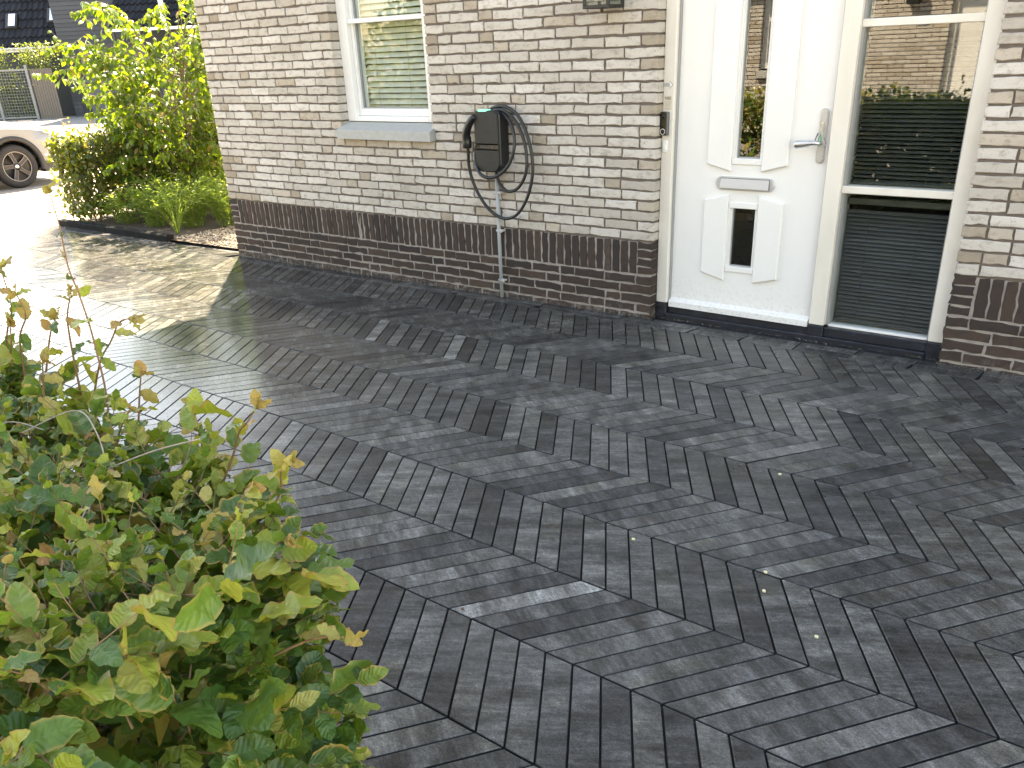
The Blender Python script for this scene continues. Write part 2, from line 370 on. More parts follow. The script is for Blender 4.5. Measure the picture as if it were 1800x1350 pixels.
# ------------------------------------------------------------------ the setting
GT = math.atan(.006584)          # the drive falls gently to the street
def gz(x): return .006584*x
def sheet(name, pts, faces, mat, label):
    b = MB().add(pts, faces); return tag(obj(name, b, mat), label, name.replace('_', ' '), kind='structure')
def mat_ground():
    k = NT('ground_far'); n = k.noise(.6, detail=6); k.set(color=k.ramp(n, [(.3, (.20, .19, .17)), (.7, (.30, .285, .26))]), rough=.9); return k.m
M['ground'] = mat_ground()
sheet('ground', [(-400, -400, -.30), (400, -400, -.30), (400, 400, -.30), (-400, 400, -.30)], [(0, 1, 2, 3)], M['ground'], 'pale open ground beyond the street and gardens')
def mat_street():
    k = NT('clinker_street'); p = k.pos(); mp = k.n('ShaderNodeMapping'); mp.inputs['Rotation'].default_value = (0, 0, R(90)); k.l(p, mp.inputs[0])
    b = k.n('ShaderNodeTexBrick'); k.l(mp.outputs[0], b.inputs[0]); b.inputs['Scale'].default_value = 1.0
    b.inputs['Brick Width'].default_value = .21; b.inputs['Row Height'].default_value = .10; b.inputs['Mortar Size'].default_value = .004
    b.inputs['Color1'].default_value = (.36, .30, .25, 1); b.inputs['Color2'].default_value = (.27, .22, .19, 1); b.inputs['Mortar'].default_value = (.16, .14, .12, 1)
    c = k.mix(k.mr(k.noise(1.2, detail=5), .4, .7, 0, .4), b.outputs[0], (.42, .38, .33)); k.set(color=c, rough=.85); return k.m
M['street'] = mat_street()
sx = [(-7.405, -.062), (-9.0, -.13), (-12.4, -.22), (-21, -.22)]
vs = []; fs = []
for i, (x, z) in enumerate(sx): vs += [(x, -60, z), (x, 60, z)]
for i in range(len(sx)-1): fs.append((2*i, 2*i+1, 2*i+3, 2*i+2))
sheet('street', vs, fs, M['street'], 'sunlit beige clinker street where the white car is parked')
b = MB().box(-18.0, -15.9, 2.0, 26, -.28, -.17); tag(obj('lawn_strip', b, M['grass']), 'bright green verge behind the nose of the white car', 'lawn', kind='structure')
b = MB().box(-60, -19.5, -30, 50, -.30, -.205); tag(obj('pavement', b, plain('pavement_concrete', (.19, .18, .172), .9, var=.12, scale=2)), 'grey pavement in front of the dark timber house', 'pavement', kind='structure')
b = MB().box(-4.2, 4, -5.9, -3.80, -.30, -.03); tag(obj('soil_bed', b, M['soil']), 'dark soil under the clipped beech hedge', 'soil', kind='structure')
b = MB().add([(-7.38, .115, -.02), (-5.3, .10, -.02), (-4.1, .16, -.02), (-4.1, 3.2, -.02), (-7.38, 6.0, -.02)], [(0, 1, 2, 3, 4)])
tag(obj('garden_bed', b, M['soil']), 'planted soil bed beside the house corner', 'garden bed', kind='structure')
b = MB().box(-30, 30, -9.9, -5.9, -.30, -.05); tag(obj('front_yard', b, plain('yard_paving', (.22, .21, .20), .8, var=.15, scale=3)), 'paved yard before the opposite house', 'yard', kind='structure')

# ---- driveway: chevron pavers
drive = tag(obj('driveway', MB().box(-7.40, 5.2, -3.85, .35, -.12, -.014), M['joint']), 'wet anthracite driveway paved in a chevron pattern', 'driveway', kind='structure')
drive.rotation_euler = (0, -GT, 0)
q, D, s_, X0, Y0, PHI = .09064, .35159, -.23346, 1.32819, -1.89963, -.01255
cph, sph = math.cos(PHI), math.sin(PHI)
def lat(j, i):
    a = X0+i*q+(s_ if j % 2 else 0); bb = Y0+j*D
    return (a*cph-bb*sph, a*sph+bb*cph)
def clip(poly, n, d):          # keep n.p <= d
    out = []
    for i in range(len(poly)):
        a, c = poly[i], poly[(i+1) % len(poly)]; da = n[0]*a[0]+n[1]*a[1]-d; dc = n[0]*c[0]+n[1]*c[1]-d
        if da <= 0: out.append(a)
        if (da < 0 < dc) or (dc < 0 < da):
            t = da/(da-dc); out.append((a[0]+(c[0]-a[0])*t, a[1]+(c[1]-a[1])*t))
    return out
def area(p): return abs(sum(p[i][0]*p[(i+1) % len(p)][1]-p[(i+1) % len(p)][0]*p[i][1] for i in range(len(p))))/2
def inset(poly, d):
    n = len(poly); out = []
    sgn = 1 if sum(poly[i][0]*poly[(i+1) % n][1]-poly[(i+1) % n][0]*poly[i][1] for i in range(n)) > 0 else -1
    for i in range(n):
        p0, p, p1 = Vector(poly[i-1]), Vector(poly[i]), Vector(poly[(i+1) % n])
        e0 = (p-p0).normalized()*sgn; e1 = (p1-p).normalized()*sgn; n0 = Vector((-e0.y, e0.x)); n1 = Vector((-e1.y, e1.x))
        m = (n0+n1); m.normalize(); out.append(tuple(p+m*(d/max(.3, m.dot(n0)))))
    return out
def paver_uv(vs, ax):          # metres along and across the block
    n = len(vs); cx = sum(v[0] for v in vs)/n; cy = sum(v[1] for v in vs)/n
    return [((v[0]-cx)*ax[0]+(v[1]-cy)*ax[1], -(v[0]-cx)*ax[1]+(v[1]-cy)*ax[0]) for v in vs]
def put_uv(me, uvv):
    ul = me.uv_layers.new(name='UVMap'); idx = np.empty(len(me.loops), dtype=np.int32); me.loops.foreach_get('vertex_index', idx)
    ul.data.foreach_set('uv', np.asarray(uvv, dtype=np.float32)[idx].ravel()); return me
def pav_mb(g, mb=None):
    mb = mb or MB(); n = (len(g[1])-1)//2; mb.add(*g); mb.m[-n:] = [1]*n; return mb
def axis(j):
    a, b_ = lat(j, 0), lat(j+1, 0); v = Vector((b_[0]-a[0], b_[1]-a[1])).normalized(); return (v.x, v.y)
def paver_geo(poly, z=0.0, tx=0.0, ty=0.0):
    top = inset(poly, .0046); mid = inset(poly, .0028); n = len(poly)
    if area(top) < 2e-4: return None
    cx = sum(p[0] for p in poly)/n; cy = sum(p[1] for p in poly)/n
    zz = lambda p, h: z+h+tx*(p[0]-cx)+ty*(p[1]-cy)
    vs = [(*p, zz(p, 0)) for p in top]+[(*p, zz(p, -.0022)) for p in mid]+[(*p, -.05) for p in mid]
    ccw = sum(poly[i][0]*poly[(i+1) % n][1]-poly[(i+1) % n][0]*poly[i][1] for i in range(n)) > 0
    fs = [tuple(range(n)) if ccw else tuple(reversed(range(n)))]
    for r in (0, 1):
        for i in range(n):
            j = (i+1) % n; f = (r*n+i, (r+1)*n+i, (r+1)*n+j, r*n+j); fs.append(f if ccw else tuple(reversed(f)))
    return vs, fs
whole = []; cut = []
for j in range(-6, 7):
    for i in range(-95, 40):
        poly = [lat(j, i), lat(j, i+1), lat(j+1, i+1), lat(j+1, i)]
        cx = sum(p[0] for p in poly)/4; cy = sum(p[1] for p in poly)/4
        if cx < -7.6 or cx > 4.2 or cy < -3.95 or cy > .6: continue
        c = clip(poly, (-1, 0), 7.395); c = clip(c, (0, -1), 3.82) if c else c
        if c and cx < -4.0:
            lim = (.012*1, 1); c = clip(c, (.0131, 1), .013) if cx < -5.1 else clip(c, (-.02, 1), .155)
        if c and cx >= -4.0 and j >= 5: continue
        if not c or area(c) < 8e-4: continue
        (whole if len(c) == 4 and abs(area(c)-area(poly)) < 1e-6 else cut).append((j, i, c, (cx, cy)))
# border course between the last spine and the wall
border = []
x = -4.06; k = 0
while x < 4.1:
    L = random.choice((.30, .30, .30, .2))
    def ys(xx): return Y0+5*D+xx*PHI+.001
    y0a, y0b = ys(x), ys(x+L)
    if -y0a > .118:
        m = .075; sl = random.uniform(-.03, .03)
        border.append([(x, -m), (x+L, -m), (x+L, -.004), (x, -.004)]); border.append([(x+sl, y0a), (x+L+sl, y0b), (x+L+sl*.4, -m), (x+sl*.4, -m)])
    else: border.append([(x, y0a), (x+L, y0b), (x+L, -.004), (x, -.004)])
    x += L
def shows(c):
    X_, Y_, z = screen((c[0], c[1], gz(c[0])))
    if z < .1 or X_ < -40 or X_ > 1840 or Y_ < 0 or Y_ > 1400: return 0
    if X_ < 480+(1350-Y_)*-.05 and Y_ > 760: return 0
    return 1/z**2*(CAM.z/z)
whole.sort(key=lambda w: -shows(w[3]))
pmesh = {}
def pm(j):
    kk = j % 2
    if kk not in pmesh:
        poly = [lat(kk, 0), lat(kk, 1), lat(kk+1, 1), lat(kk+1, 0)]; cx = sum(p[0] for p in poly)/4; cy = sum(p[1] for p in poly)/4
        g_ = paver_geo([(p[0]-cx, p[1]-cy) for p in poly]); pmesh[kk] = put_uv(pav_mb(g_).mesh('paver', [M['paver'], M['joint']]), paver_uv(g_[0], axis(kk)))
    return pmesh[kk]
for j, i, c, ce in whole[:300]:
    link('paver', pm(j), drive, (ce[0], ce[1], random.gauss(0, .0006)), (random.gauss(0, .0028), random.gauss(0, .0028), random.gauss(0, .0012)))
fld = MB(); fuv = []
for j, i, c, ce in whole[300:]+cut:
    g = paver_geo(c, random.gauss(0, .0006), random.gauss(0, .0028), random.gauss(0, .0028))
    if g: pav_mb(g, fld); fuv += paver_uv(g[0], axis(j % 2))
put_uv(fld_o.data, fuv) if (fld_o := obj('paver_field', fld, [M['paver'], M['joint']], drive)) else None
tag(fld_o, 'chevron pavers running on to the street end of the drive', kind='stuff')
for p in border:
    g = paver_geo(p, random.gauss(-.001, .0006), random.gauss(0, .002), random.gauss(0, .002))
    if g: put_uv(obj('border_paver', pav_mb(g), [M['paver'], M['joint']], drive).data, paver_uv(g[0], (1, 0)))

# ------------------------------------------------------------------ the house
house = empty('brick_house', (0, 0, 0), 'pale brick house with dark brick plinth and white front door', 'house')
CH, ZP = .05614, .44204
XL = -4.067; OP = (0.0, 1.624); WIN = (-2.551, -1.670)
ZTOP = 2.88
wallb = MB()
def wbox(x0, x1, z0, z1): wallb.box(x0, x1, .008, .30, z0, z1)
wbox(XL+.008, WIN[0]-.008, ZP-.004, ZTOP); wbox(WIN[0]-.008, WIN[1]+.008, ZP-.004, ZP+9*CH); wbox(WIN[1]+.008, OP[0]-.008, ZP-.004, ZTOP)
wbox(OP[1]+.008, 3.25, ZP-.004, ZTOP); wbox(WIN[0]-.008, WIN[1]+.008, 2.36, ZTOP); wbox(OP[0]-.008, OP[1]+.008, 2.36, ZTOP)
wall = obj('wall', wallb, M['mortar'], house)
pl = MB()
for a, c in ((XL+.008, OP[0]-.008), (OP[1]+.008, 3.25)): pl.box(a, c, .0050, .29, -.2, ZP-.004)
plinth = obj('plinth', pl, M['mortar_light'], house)

def brick_geo(w, h, depth=.10, rough=.0022, seed=0, nx=3):
    rr = random.Random(seed); J = lambda a: rr.gauss(0, a)
    per = [(-w/2+w*i/nx, -h/2) for i in range(nx)]+[(w/2, -h/2), (w/2, 0)]+[(w/2-w*i/nx, h/2) for i in range(nx)]+[(-w/2, h/2), (-w/2, 0)]
    n = len(per); fr = []; md = []; bk = []
    for x, z in per:
        jx, jz = J(rough), J(rough); sx_, sz_ = 1-.005/w*1.2, 1-.005/h*1.2
        fr.append((x*sx_+jx, J(.0006), z*sz_+jz)); md.append((x+jx*.8, .0045, z+jz*.8)); bk.append((x+jx*.5, depth, z+jz*.5))
    vs = fr+md+bk; fs = [tuple(range(n))]
    for r in (0, 1):
        for i in range(n):
            j = (i+1) % n; fs.append((r*n+i, (r+1)*n+i, (r+1)*n+j, r*n+j))
    return vs, fs
bcache = {}
def brick_mesh(w, h, mk, vertical=False, rough=.0022):
    wq = round(w/.006)*.006; key = (wq, round(h, 3), mk, random.randrange(5))
    if key not in bcache: bcache[key] = MB().add(*brick_geo(w, h, rough=rough, seed=hash(key) % 99991, nx=5 if w > .15 else 3)).mesh('brick', M[mk])
    return bcache[key]
def row(x0, x1, prev, sizes=((.2115, .74), (.1005, .26)), jt=.0105, startw=None):
    best = None
    for t in range(40):
        ws = []; tot = 0
        if startw: ws.append(startw); tot = startw+jt
        while tot < x1-x0-.02:
            w = sizes[0][0] if random.random() < sizes[0][1] else sizes[1][0]
            if len(ws) > 1 and ws[-1] < .12 and w < .12: w = sizes[0][0]
            if any(abs(x0+tot+w-p) < .034 for p in prev): w = sizes[1][0] if w > .15 else sizes[0][0]
            ws.append(w*random.uniform(.985, 1.015)); tot += ws[-1]+jt
        tot -= jt; sc = (x1-x0-jt*(len(ws)-1))/(tot-jt*(len(ws)-1))
        if abs(sc-1) > .045: continue
        xs = []; x = x0
        for w in ws: xs.append((x, x+w*sc)); x += w*sc+jt
        js = [a for a, _ in xs[1:]]; pen = sum(1 for a in js for p in prev if abs(a-p) < .032)+abs(sc-1)*6
        if best is None or pen < best[0]: best = (pen, xs, js)
    if best is None:
        n = max(1, round((x1-x0)/.215)); w = (x1-x0-jt*(n-1))/n; xs = [(x0+k*(w+jt), x0+k*(w+jt)+w) for k in range(n)]; best = (0, xs, [a for a, _ in xs[1:]])
    return best[1], best[2]
bricks = []
segs_prev = {}
for k in range(0, 43):
    z0 = ZP+k*CH; zc = z0+CH/2+.002; zt = z0+CH
    if zt > ZTOP: break
    if k < 9: segs = [(XL, OP[0])]
    elif k == 9: segs = [(XL, -2.562), (-1.640, OP[0])]
    elif zt < 2.36: segs = [(XL, WIN[0]), (WIN[1], OP[0])]
    else: segs = [(XL, OP[0])]
    segs.append((OP[1], 3.25))
    if zt >= 2.36: segs = [(XL, 3.25)]
    for (a, c) in segs:
        sw = [.156, .1005, .2115][(k*7+random.randrange(2)) % 3]
        lead = sw if a != XL else [.1005, .156][k % 2]
        if a == XL: xs, js = row(a, c, segs_prev.get(a, []), startw=lead)
        else: xs, js = row(a, c, segs_prev.get(a, []), startw=sw)
        segs_prev[a] = js
        for (p, r_) in xs:
            w = r_-p; mk = 'brick'
            if w < .12 and random.random() < .55: mk = 'brick_tan'
            elif random.random() < .05: mk = 'brick_tan'
            bricks.append((w, mk, (p+r_)/2+random.gauss(0, .0008), zc+random.gauss(0, .0010)))
def bshow(bk):
    X_, Y_, z = screen((bk[2], 0, bk[3]))
    return (bk[0]/z**2) if (-20 < X_ < 1820 and -15 < Y_ < 1350) else 0
bricks.sort(key=lambda b_: -bshow(b_))
for w, mk, x, z in bricks[:300]:
    link('brick', brick_mesh(w, .0455, mk), wall, (x, random.gauss(0, .0011), z), (random.gauss(0, .004), random.gauss(0, .004), random.gauss(0, .003)))
bf = MB()
for n_, (w, mk, x, z) in enumerate(bricks[300:]):
    vs, fs = brick_geo(w, .0455, seed=n_, nx=5 if w > .15 else 3); dy = random.gauss(0, .0011)
    bf.add([(v[0]+x, v[1]+dy, v[2]+z) for v in vs], fs, 1 if mk == 'brick_tan' else 0)
tag(obj('brick_field', bf, [M['brick'], M['brick_tan']], wall), 'rest of the pale bricks', kind='stuff')
# plinth: soldier course between header stacks, stretcher courses below
SB = .2475; SP = .0585
def dark(w, h, x, z, roty=0): link('brick', brick_mesh(w, h, 'dark_brick', rough=.003), plinth, (x, random.gauss(0, .0014), z), (0, roty+random.gauss(0, .006), random.gauss(0, .003)))
for hx in (XL+.05, OP[0]-.047, OP[1]+.05):
    for i in range(4): dark(.096 if hx != XL+.05 else .1, .0395, hx, SB+.004+.0245+i*.0483)
for i in range(66): dark(.185, .0475, -.09952-(65.5-i)*SP, (SB+ZP)/2+.0005, math.pi/2)
for i in range(9): dark(.185, .0475, OP[1]+.108+SP*(i+.5), (SB+ZP)/2+.0005, math.pi/2)
for a, c in ((XL, OP[0]), (OP[1], 2.6)):
    prev = []
    for kq in range(5):
        z = SB-.0285-kq*.0560
        xs, prev = row(a, c, prev, startw=[.1005, .156, .2115][(kq*2) % 3])
        for p, r_ in xs: dark(r_-p, .0445, (p+r_)/2, z)
# hidden house shell; roof invented, overhang and knees shaped to shade drive and hedge
shell = MB(); HB = 9.0; XR = 3.25; AP = (-.5, 9.4)
shell.box(XL+.01, XL+.30, .30, HB, -.2, ZTOP); shell.box(XR-.3, XR, .30, HB, -.2, ZTOP); shell.box(XL+.01, XR, HB, HB+.3, -.2, ZTOP)
GP = [(XL+.02, ZTOP), (XR, ZTOP), (2.38, 6.08), (AP[0], AP[1]-.03), (-3.40, 6.08)]; shell.prism(GP, 'y', .02, .3); shell.prism(GP, 'y', HB, HB+.3)
obj('gable_wall', shell, M['brick'], house)
obj('floor', MB().box(XL+.3, XR-.3, .31, HB, -.25, .05), M['room'], house)
shade_roof = MB(); EX = -4.25; EZ = 2.86
sl = (AP[1]-EZ)/(AP[0]-EX)
EXR = 3.45
KN = (-3.45, 6.1); KR = (2.45, 6.1)
def slab(a, c, y1=HB+.8): shade_roof.prism([a, c, (c[0], c[1]+.24), (a[0], a[1]+.24)], 'y', -1.40, y1)
slab((EX, EZ), KN); slab(KN, AP); slab(AP, KR); slab(KR, (EXR, EZ))
obj('roof', shade_roof, plain('shade_roof_tile', (.06, .05, .05), .7), house)
obj('partition', MB().box(XL+.3, XR-.3, 3.2, 3.3, .05, ZTOP), M['room'], house)
obj('ceiling', MB().box(XL+.3, XR-.3, .31, HB, 2.62, 2.7), M['room'], house)

# ---- left window with blind
win = empty('window', (0, 0, 0)); win.parent = house
wf = MB(); FY = .075
wf.box(WIN[0]+.001, -2.462, FY, .20, 1.055, 2.358, .003)
wf.box(-1.76, WIN[1]-.001, FY, .20, 1.055, 2.358, .003)
wf.box(-2.462, -1.76, FY+.001, .20, 1.055, 1.090, .003); wf.box(-2.462, -1.76, FY+.001, .20, 2.30, 2.358, .003)
obj('frame', wf, M['winframe'], win)
sf = MB()
sf.box(-2.461, -2.436, .108, .19, 1.091, 2.299, .002); sf.box(-1.786, -1.761, .108, .19, 1.091, 2.299, .002); sf.box(-2.436, -1.786, .109, .19, 1.091, 1.136, .002); sf.box(-2.436, -1.786, .109, .19, 2.255, 2.299, .002)
obj('sash', sf, M['winframe'], win)
obj('transom', MB().box(-2.456, -1.764, .082, .185, 1.664, 1.692, .003), M['winframe'], win)
gk = MB(); gk.box(-2.4355, -2.430, .127, .15, 1.137, 2.254); gk.box(-1.792, -1.7865, .127, .15, 1.137, 2.254); gk.box(-2.43, -1.792, .128, .15, 1.137, 1.142)
obj('gasket', gk, M['grey_gasket'], win)
for z0, z1 in ((1.1365, 1.6635), (1.6925, 2.2545)): obj('pane', MB().box(-2.4355, -1.7865, .140, .1405, z0, z1), M['glass'], win)
sill = MB().prism([(-.050, .950), (-.050, 1.006), (-.046, 1.010), (.070, 1.052), (.070, .950)], 'x', -2.553, -1.648)
o = obj('window_sill', sill, M['concrete'], house)
def blind(name, x0, x1, z0, z1, y, pitch_, w, tilt, mat, label, cords, rail):
    root = empty(name, ((x0+x1)/2, y, z0), label, 'blind'); prof = []
    ca, sa = math.cos(R(tilt)), math.sin(R(tilt))
    for i in range(5):
        u = (i/4-.5)*w; h = .0035*(1-(2*u/w)**2); prof.append((u*ca-h*sa*0+h*.5, u*sa+h))
    def sm():
        b_ = MB(); L = x1-x0
        vs = [(-L/2, p[0], p[1]) for p in prof]+[(L/2, p[0], p[1]) for p in prof]+[(-L/2, p[0]+.0012, p[1]-.0003) for p in prof]+[(L/2, p[0]+.0012, p[1]-.0003) for p in prof]
        fs = [(i, i+1, 6+i, 5+i) for i in range(4)]+[(10+i, 15+i, 16+i, 11+i) for i in range(4)]
        return b_.add(vs, fs).mesh('slat', mat, True)
    me = sm(); n = int((z1-z0-rail)/pitch_)
    for i in range(n): link('slat', me, root, (0, random.gauss(0, .0006), .012+i*pitch_), (random.gauss(0, .03), random.gauss(0, .0015), 0))
    for cx in cords: obj('cord', MB().tube([(cx-(x0+x1)/2, -w*.32, .0), (cx-(x0+x1)/2, -w*.32, z1-z0-.01)], .0011, 5), M['cord'] if mat is M['slat'] else M['ink'], root)
    obj('head_rail', MB().box(-(x1-x0)/2, (x1-x0)/2, -.02, .02, z1-z0-.03, z1-z0, .002), mat, root)
    obj('bottom_rail', MB().box(-(x1-x0)/2, (x1-x0)/2, -.014, .014, -.006, .006, .002), mat, root)
    return root
blind('venetian_blind', -2.445, -1.775, 1.125, 2.27, .205, .0365, .038, 50, M['slat'], 'beige venetian blind behind the upright window above the concrete sill', (-2.33, -2.02, -1.86), .05)

# ---- door frame, door and side light
fr = MB(); FD = .065
fr.box(.001, .070, FD, .21, .088, 2.358, .004); fr.box(.936, 1.018, FD, .21, .088, 2.358, .004); fr.box(1.545, 1.623, FD, .21, .088, 2.358, .004)
fr.box(.070, .936, FD+.002, .21, 2.27, 2.358, .004); fr.box(1.018, 1.545, FD+.002, .21, 2.27, 2.358, .004)
doorframe = obj('door_frame', fr, M['frame'], house)
st = MB(); st.box(.0705, .078, .088, .20, .09, 2.27); st.box(.928, .9355, .088, .20, .09, 2.27); st.box(1.0185, 1.030, .095, .20, .09, 2.27); st.box(1.535, 1.5445, .095, .20, .09, 2.27)
obj('weather_seal', st, M['grey_gasket'], doorframe)
tb = MB()
tb.box(.001, .072, .058, .25, -.05, .086, .003); tb.box(.936, 1.02, .058, .25, .030, .086, .003); tb.box(1.545, 1.623, .058, .25, -.05, .086, .003)
tb.box(.072, .936, .085, .25, -.05, .062, .003); tb.box(.072, 1.545, .052, .0845, -.05, .030, .003)
tb.box(1.02, 1.545, .070, .25, .030, .080, .004)
obj('threshold', tb, M['threshold'], doorframe)
obj('side_rail', MB().box(1.03, 1.535, .100, .19, .0805, .092, .002), M['winframe'], doorframe)
LY = .105
door = empty('door', (0, 0, 0)); door.parent = house
dl = MB(); G1 = (.424, .572, .905, 2.02); G2 = (.424, .570, .337, .650)
dl.box(.079, .424, LY, .165, .078, 2.265); dl.box(.572, .927, LY, .165, .078, 2.265)
dl.box(.424, .572, LY, .165, .078, .337); dl.box(.424, .572, LY, .165, .650, .905); dl.box(.424, .572, LY, .165, 2.02, 2.265)
leaf = obj('leaf', dl, M['white'], door)
obj('weather_bar', MB().prism([(LY-.001, .118), (LY-.030, .098), (LY-.030, .067), (LY-.001, .067)], 'x', .0795, .9265), M['white'], door)
for (x0, x1, z0, z1) in (G1, G2):
    bd = MB(); bd.box(x0-.012, x1+.010, LY-.008, LY+.03, z0-.030, z0-.0005, .002); bd.box(x0-.012, x1+.010, LY-.008, LY+.03, z1+.0005, z1+.030, .002)
    bd.box(x0+.0005, x0+.007, LY+.004, LY+.03, z0, z1); bd.box(x1-.007, x1-.0005, LY+.004, LY+.03, z0, z1)
    obj('glazing_bead', bd, M['white'], door)
    gb = MB(); gb.box(x0+.007, x0+.0105, LY+.012, LY+.03, z0+.0005, z1); gb.box(x1-.0105, x1-.007, LY+.012, LY+.03, z0+.0005, z1); gb.box(x0+.0105, x1-.0105, LY+.012, LY+.03, z0+.0005, z0+.006)
    obj('gasket', gb, M['grey_gasket'], door)
obj('pane', MB().box(.431, .565, .127, .1275, .906, 2.019), M['glass'], door)
obj('pane', MB().box(.431, .563, .127, .1275, .338, .649), M['glass_dark'], door)
for poly in ([(.270, .873), (.4105, .838), (.4105, 2.10), (.270, 2.07)], [(.5835, .842), (.724, .878), (.724, 2.07), (.5835, 2.10)],
             [(.268, .290), (.4105, .255), (.4105, .722), (.268, .687)], [(.5835, .258), (.722, .293), (.722, .690), (.5835, .722)]):
    obj('door_panel', MB().prism(poly, 'y', LY-.017, LY-.0002, .005), M['white'], door)
lt = obj('letterbox', MB().prism(rrect(.327, .662, .743, .812, .0344, 8), 'y', LY-.010, LY-.0002, .003), M['steel_light'], door)
obj('flap_gap_shade', MB().prism(rrect(.355, .637, .7495, .8055, .003, 2), 'y', LY-.0115, LY-.0102), plain('flap_shadow_gap', (.10, .10, .10), .6), lt)  # dark plate drawn as the shadow line around the flap
obj('flap', MB().prism([(LY-.0225, .7525), (LY-.0225, .757), (LY-.013, .8025), (LY-.0117, .8025), (LY-.0117, .7525)], 'x', .358, .634), M['steel_light'], lt)
hp = obj('handle_plate', MB().prism(rrect(.866, .908, .896, 1.151, .0209, 8), 'y', LY-.013, LY-.0002, .004), M['steel'], door)
obj('plate_face', MB().prism(rrect(.873, .901, .905, 1.142, .0139, 8), 'y', LY-.0145, LY-.0135, .0008), M['steel_light'], hp)
obj('lock_cylinder', MB().lathe([(.0, -.006), (.0085, -.006), (.0085, .003)], (.886, LY-.015, 1.082), 'y', 16).box(.8825, .8895, LY-.020, LY-.012, 1.062, 1.080, .002), M['steel'], hp)
lv = spline([(.886, LY-.012, .995), (.886, LY-.040, .995), (.876, LY-.052, .995), (.850, LY-.055, .994), (.815, LY-.056, .991), (.785, LY-.056, .988), (.768, LY-.056, .986)], 5)
n_ = len(lv); rad = [.0105+(.0 if t < .45 else .0085*math.sin(min(1, (t-.45)/.5)*math.pi*.62)) for t in [i/(n_-1) for i in range(n_)]]; rad[-1] = .004; rad[-2] = .011
obj('lever', MB().tube(lv, rad, 12), M['steel'], hp, True)
side = empty('side_window', (0, 0, 0)); side.parent = house
obj('pane', MB().box(1.030, 1.535, .125, .1255, .093, .762), M['glass'], side)
obj('pane', MB().box(1.030, 1.535, .125, .1255, .798, 1.495), M['glass'], side)
obj('pane', MB().box(1.030, 1.535, .125, .1255, 1.530, 2.268), M['glass'], side)
for z0, z1 in ((.7625, .7975), (1.4955, 1.5295)): obj('transom', MB().box(1.0185, 1.5445, .088, .185, z0, z1, .003), M['frame'], side)
blind('venetian_blind', 1.040, 1.528, .105, .735, .165, .0197, .021, 45, M['dark_slat'], 'dark slatted blind in the lowest pane beside the door', (1.15, 1.39), .05)
blind('venetian_blind', 1.040, 1.528, .806, 1.492, .165, .0197, .021, 34, M['dark_slat'], 'dark slatted blind in the middle pane beside the door', (1.15, 1.39), .04)

# ---- opposite house (seen mirrored in the door glass)
opp = empty('opposite_house', (-2.5, -10.2, 0), 'sunlit brick house across the yard, mirrored in the door glass', 'house')
ob = MB(); YO = -10.2
ow = (-4.14, -3.20); od = (-1.30, .40)
def obx(x0, x1, z0, z1): ob.box(x0, x1, YO-.3, YO-.008, z0, z1)
obx(-9, ow[0]-.01, 0, 2.9); obx(ow[0]-.01, ow[1]+.01, 0, .95); obx(ow[1]+.01, od[0]-.01, 0, 2.9); obx(od[1]+.01, 7, 0, 2.9); obx(ow[0]-.01, ow[1]+.01, 2.36, 2.9); obx(od[0]-.01, od[1]+.01, 2.36, 2.9)
part('wall', ob, M['mortar'], opp)
obf = MB(); pv = {}
for k in range(0, 51):
    z = k*CH+CH/2
    segs = [(-8.9, od[0]), (od[1], 6.9)] if z < .93 else ([(-8.9, ow[0]), (ow[1], od[0]), (od[1], 6.9)] if z < 2.33 else [(-8.9, 6.9)])
    for a, c in segs:
        xs, js = row(a, c, pv.get(a, []), startw=[.1, .155, .21][k % 3]); pv[a] = js
        for p, r_ in xs: obf.box(p, r_, YO-.09, YO, z-.0225, z+.0225, .003, 1 if (random.random() < .12) else 0)
tag(part('brick_field', obf, [M['brick'], M['brick_tan']], opp), kind='stuff')
f2 = MB(); f2.box(ow[0], ow[0]+.09, YO-.2, YO-.075, .99, 2.35); f2.box(ow[1]-.09, ow[1], YO-.2, YO-.075, .99, 2.35); f2.box(ow[0]+.09, ow[1]-.09, YO-.2, YO-.076, .99, 1.07); f2.box(ow[0]+.09, ow[1]-.09, YO-.2, YO-.076, 1.665, 1.72); f2.box(ow[0]+.09, ow[1]-.09, YO-.2, YO-.076, 2.27, 2.35)
part('window_frame', f2, M['winframe'], opp); part('pane', MB().box(ow[0]+.09, ow[1]-.09, YO-.15, YO-.14, 1.07, 2.27), M['glass_dark'], opp)
part('window_sill', MB().box(ow[0]-.02, ow[1]+.02, YO-.07, YO+.05, .86, .965, .004), M['concrete'], opp)
f3 = MB(); f3.box(od[0], od[0]+.08, YO-.2, YO-.065, .09, 2.35); f3.box(-.45, -.36, YO-.2, YO-.065, .09, 2.35); f3.box(od[1]-.08, od[1], YO-.2, YO-.065, .09, 2.35); f3.box(-.36, od[1]-.08, YO-.2, YO-.066, .76, .80); f3.box(-.36, od[1]-.08, YO-.2, YO-.066, 1.49, 1.53)
part('door_frame', f3, M['frame'], opp); part('door', MB().box(od[0]+.08, -.45, YO-.17, YO-.105, .09, 2.35), M['white'], opp)
part('pane', MB().box(-.36, od[1]-.08, YO-.15, YO-.14, .09, 2.35), M['glass_dark'], opp)
part('house_body', MB().box(-9, 7, YO-7, YO-.31, 0, 2.9), M['room'], opp)
part('roof', MB().prism([(-10.5, 0), (-10.5, 0)][:0]+[(YO+.5, 2.85), (YO-3.5, 6.6), (YO-7.5, 2.85), (YO-7.5, 3.05), (YO-3.5, 6.85), (YO+.5, 3.05)], 'x', -9.2, 7.2), plain('opposite_roof', (.05, .045, .045), .7), opp)
part('wall_lamp', MB().box(-1.90, -1.74, YO, YO+.16, 1.78, 2.05, .01), M['black'], opp)

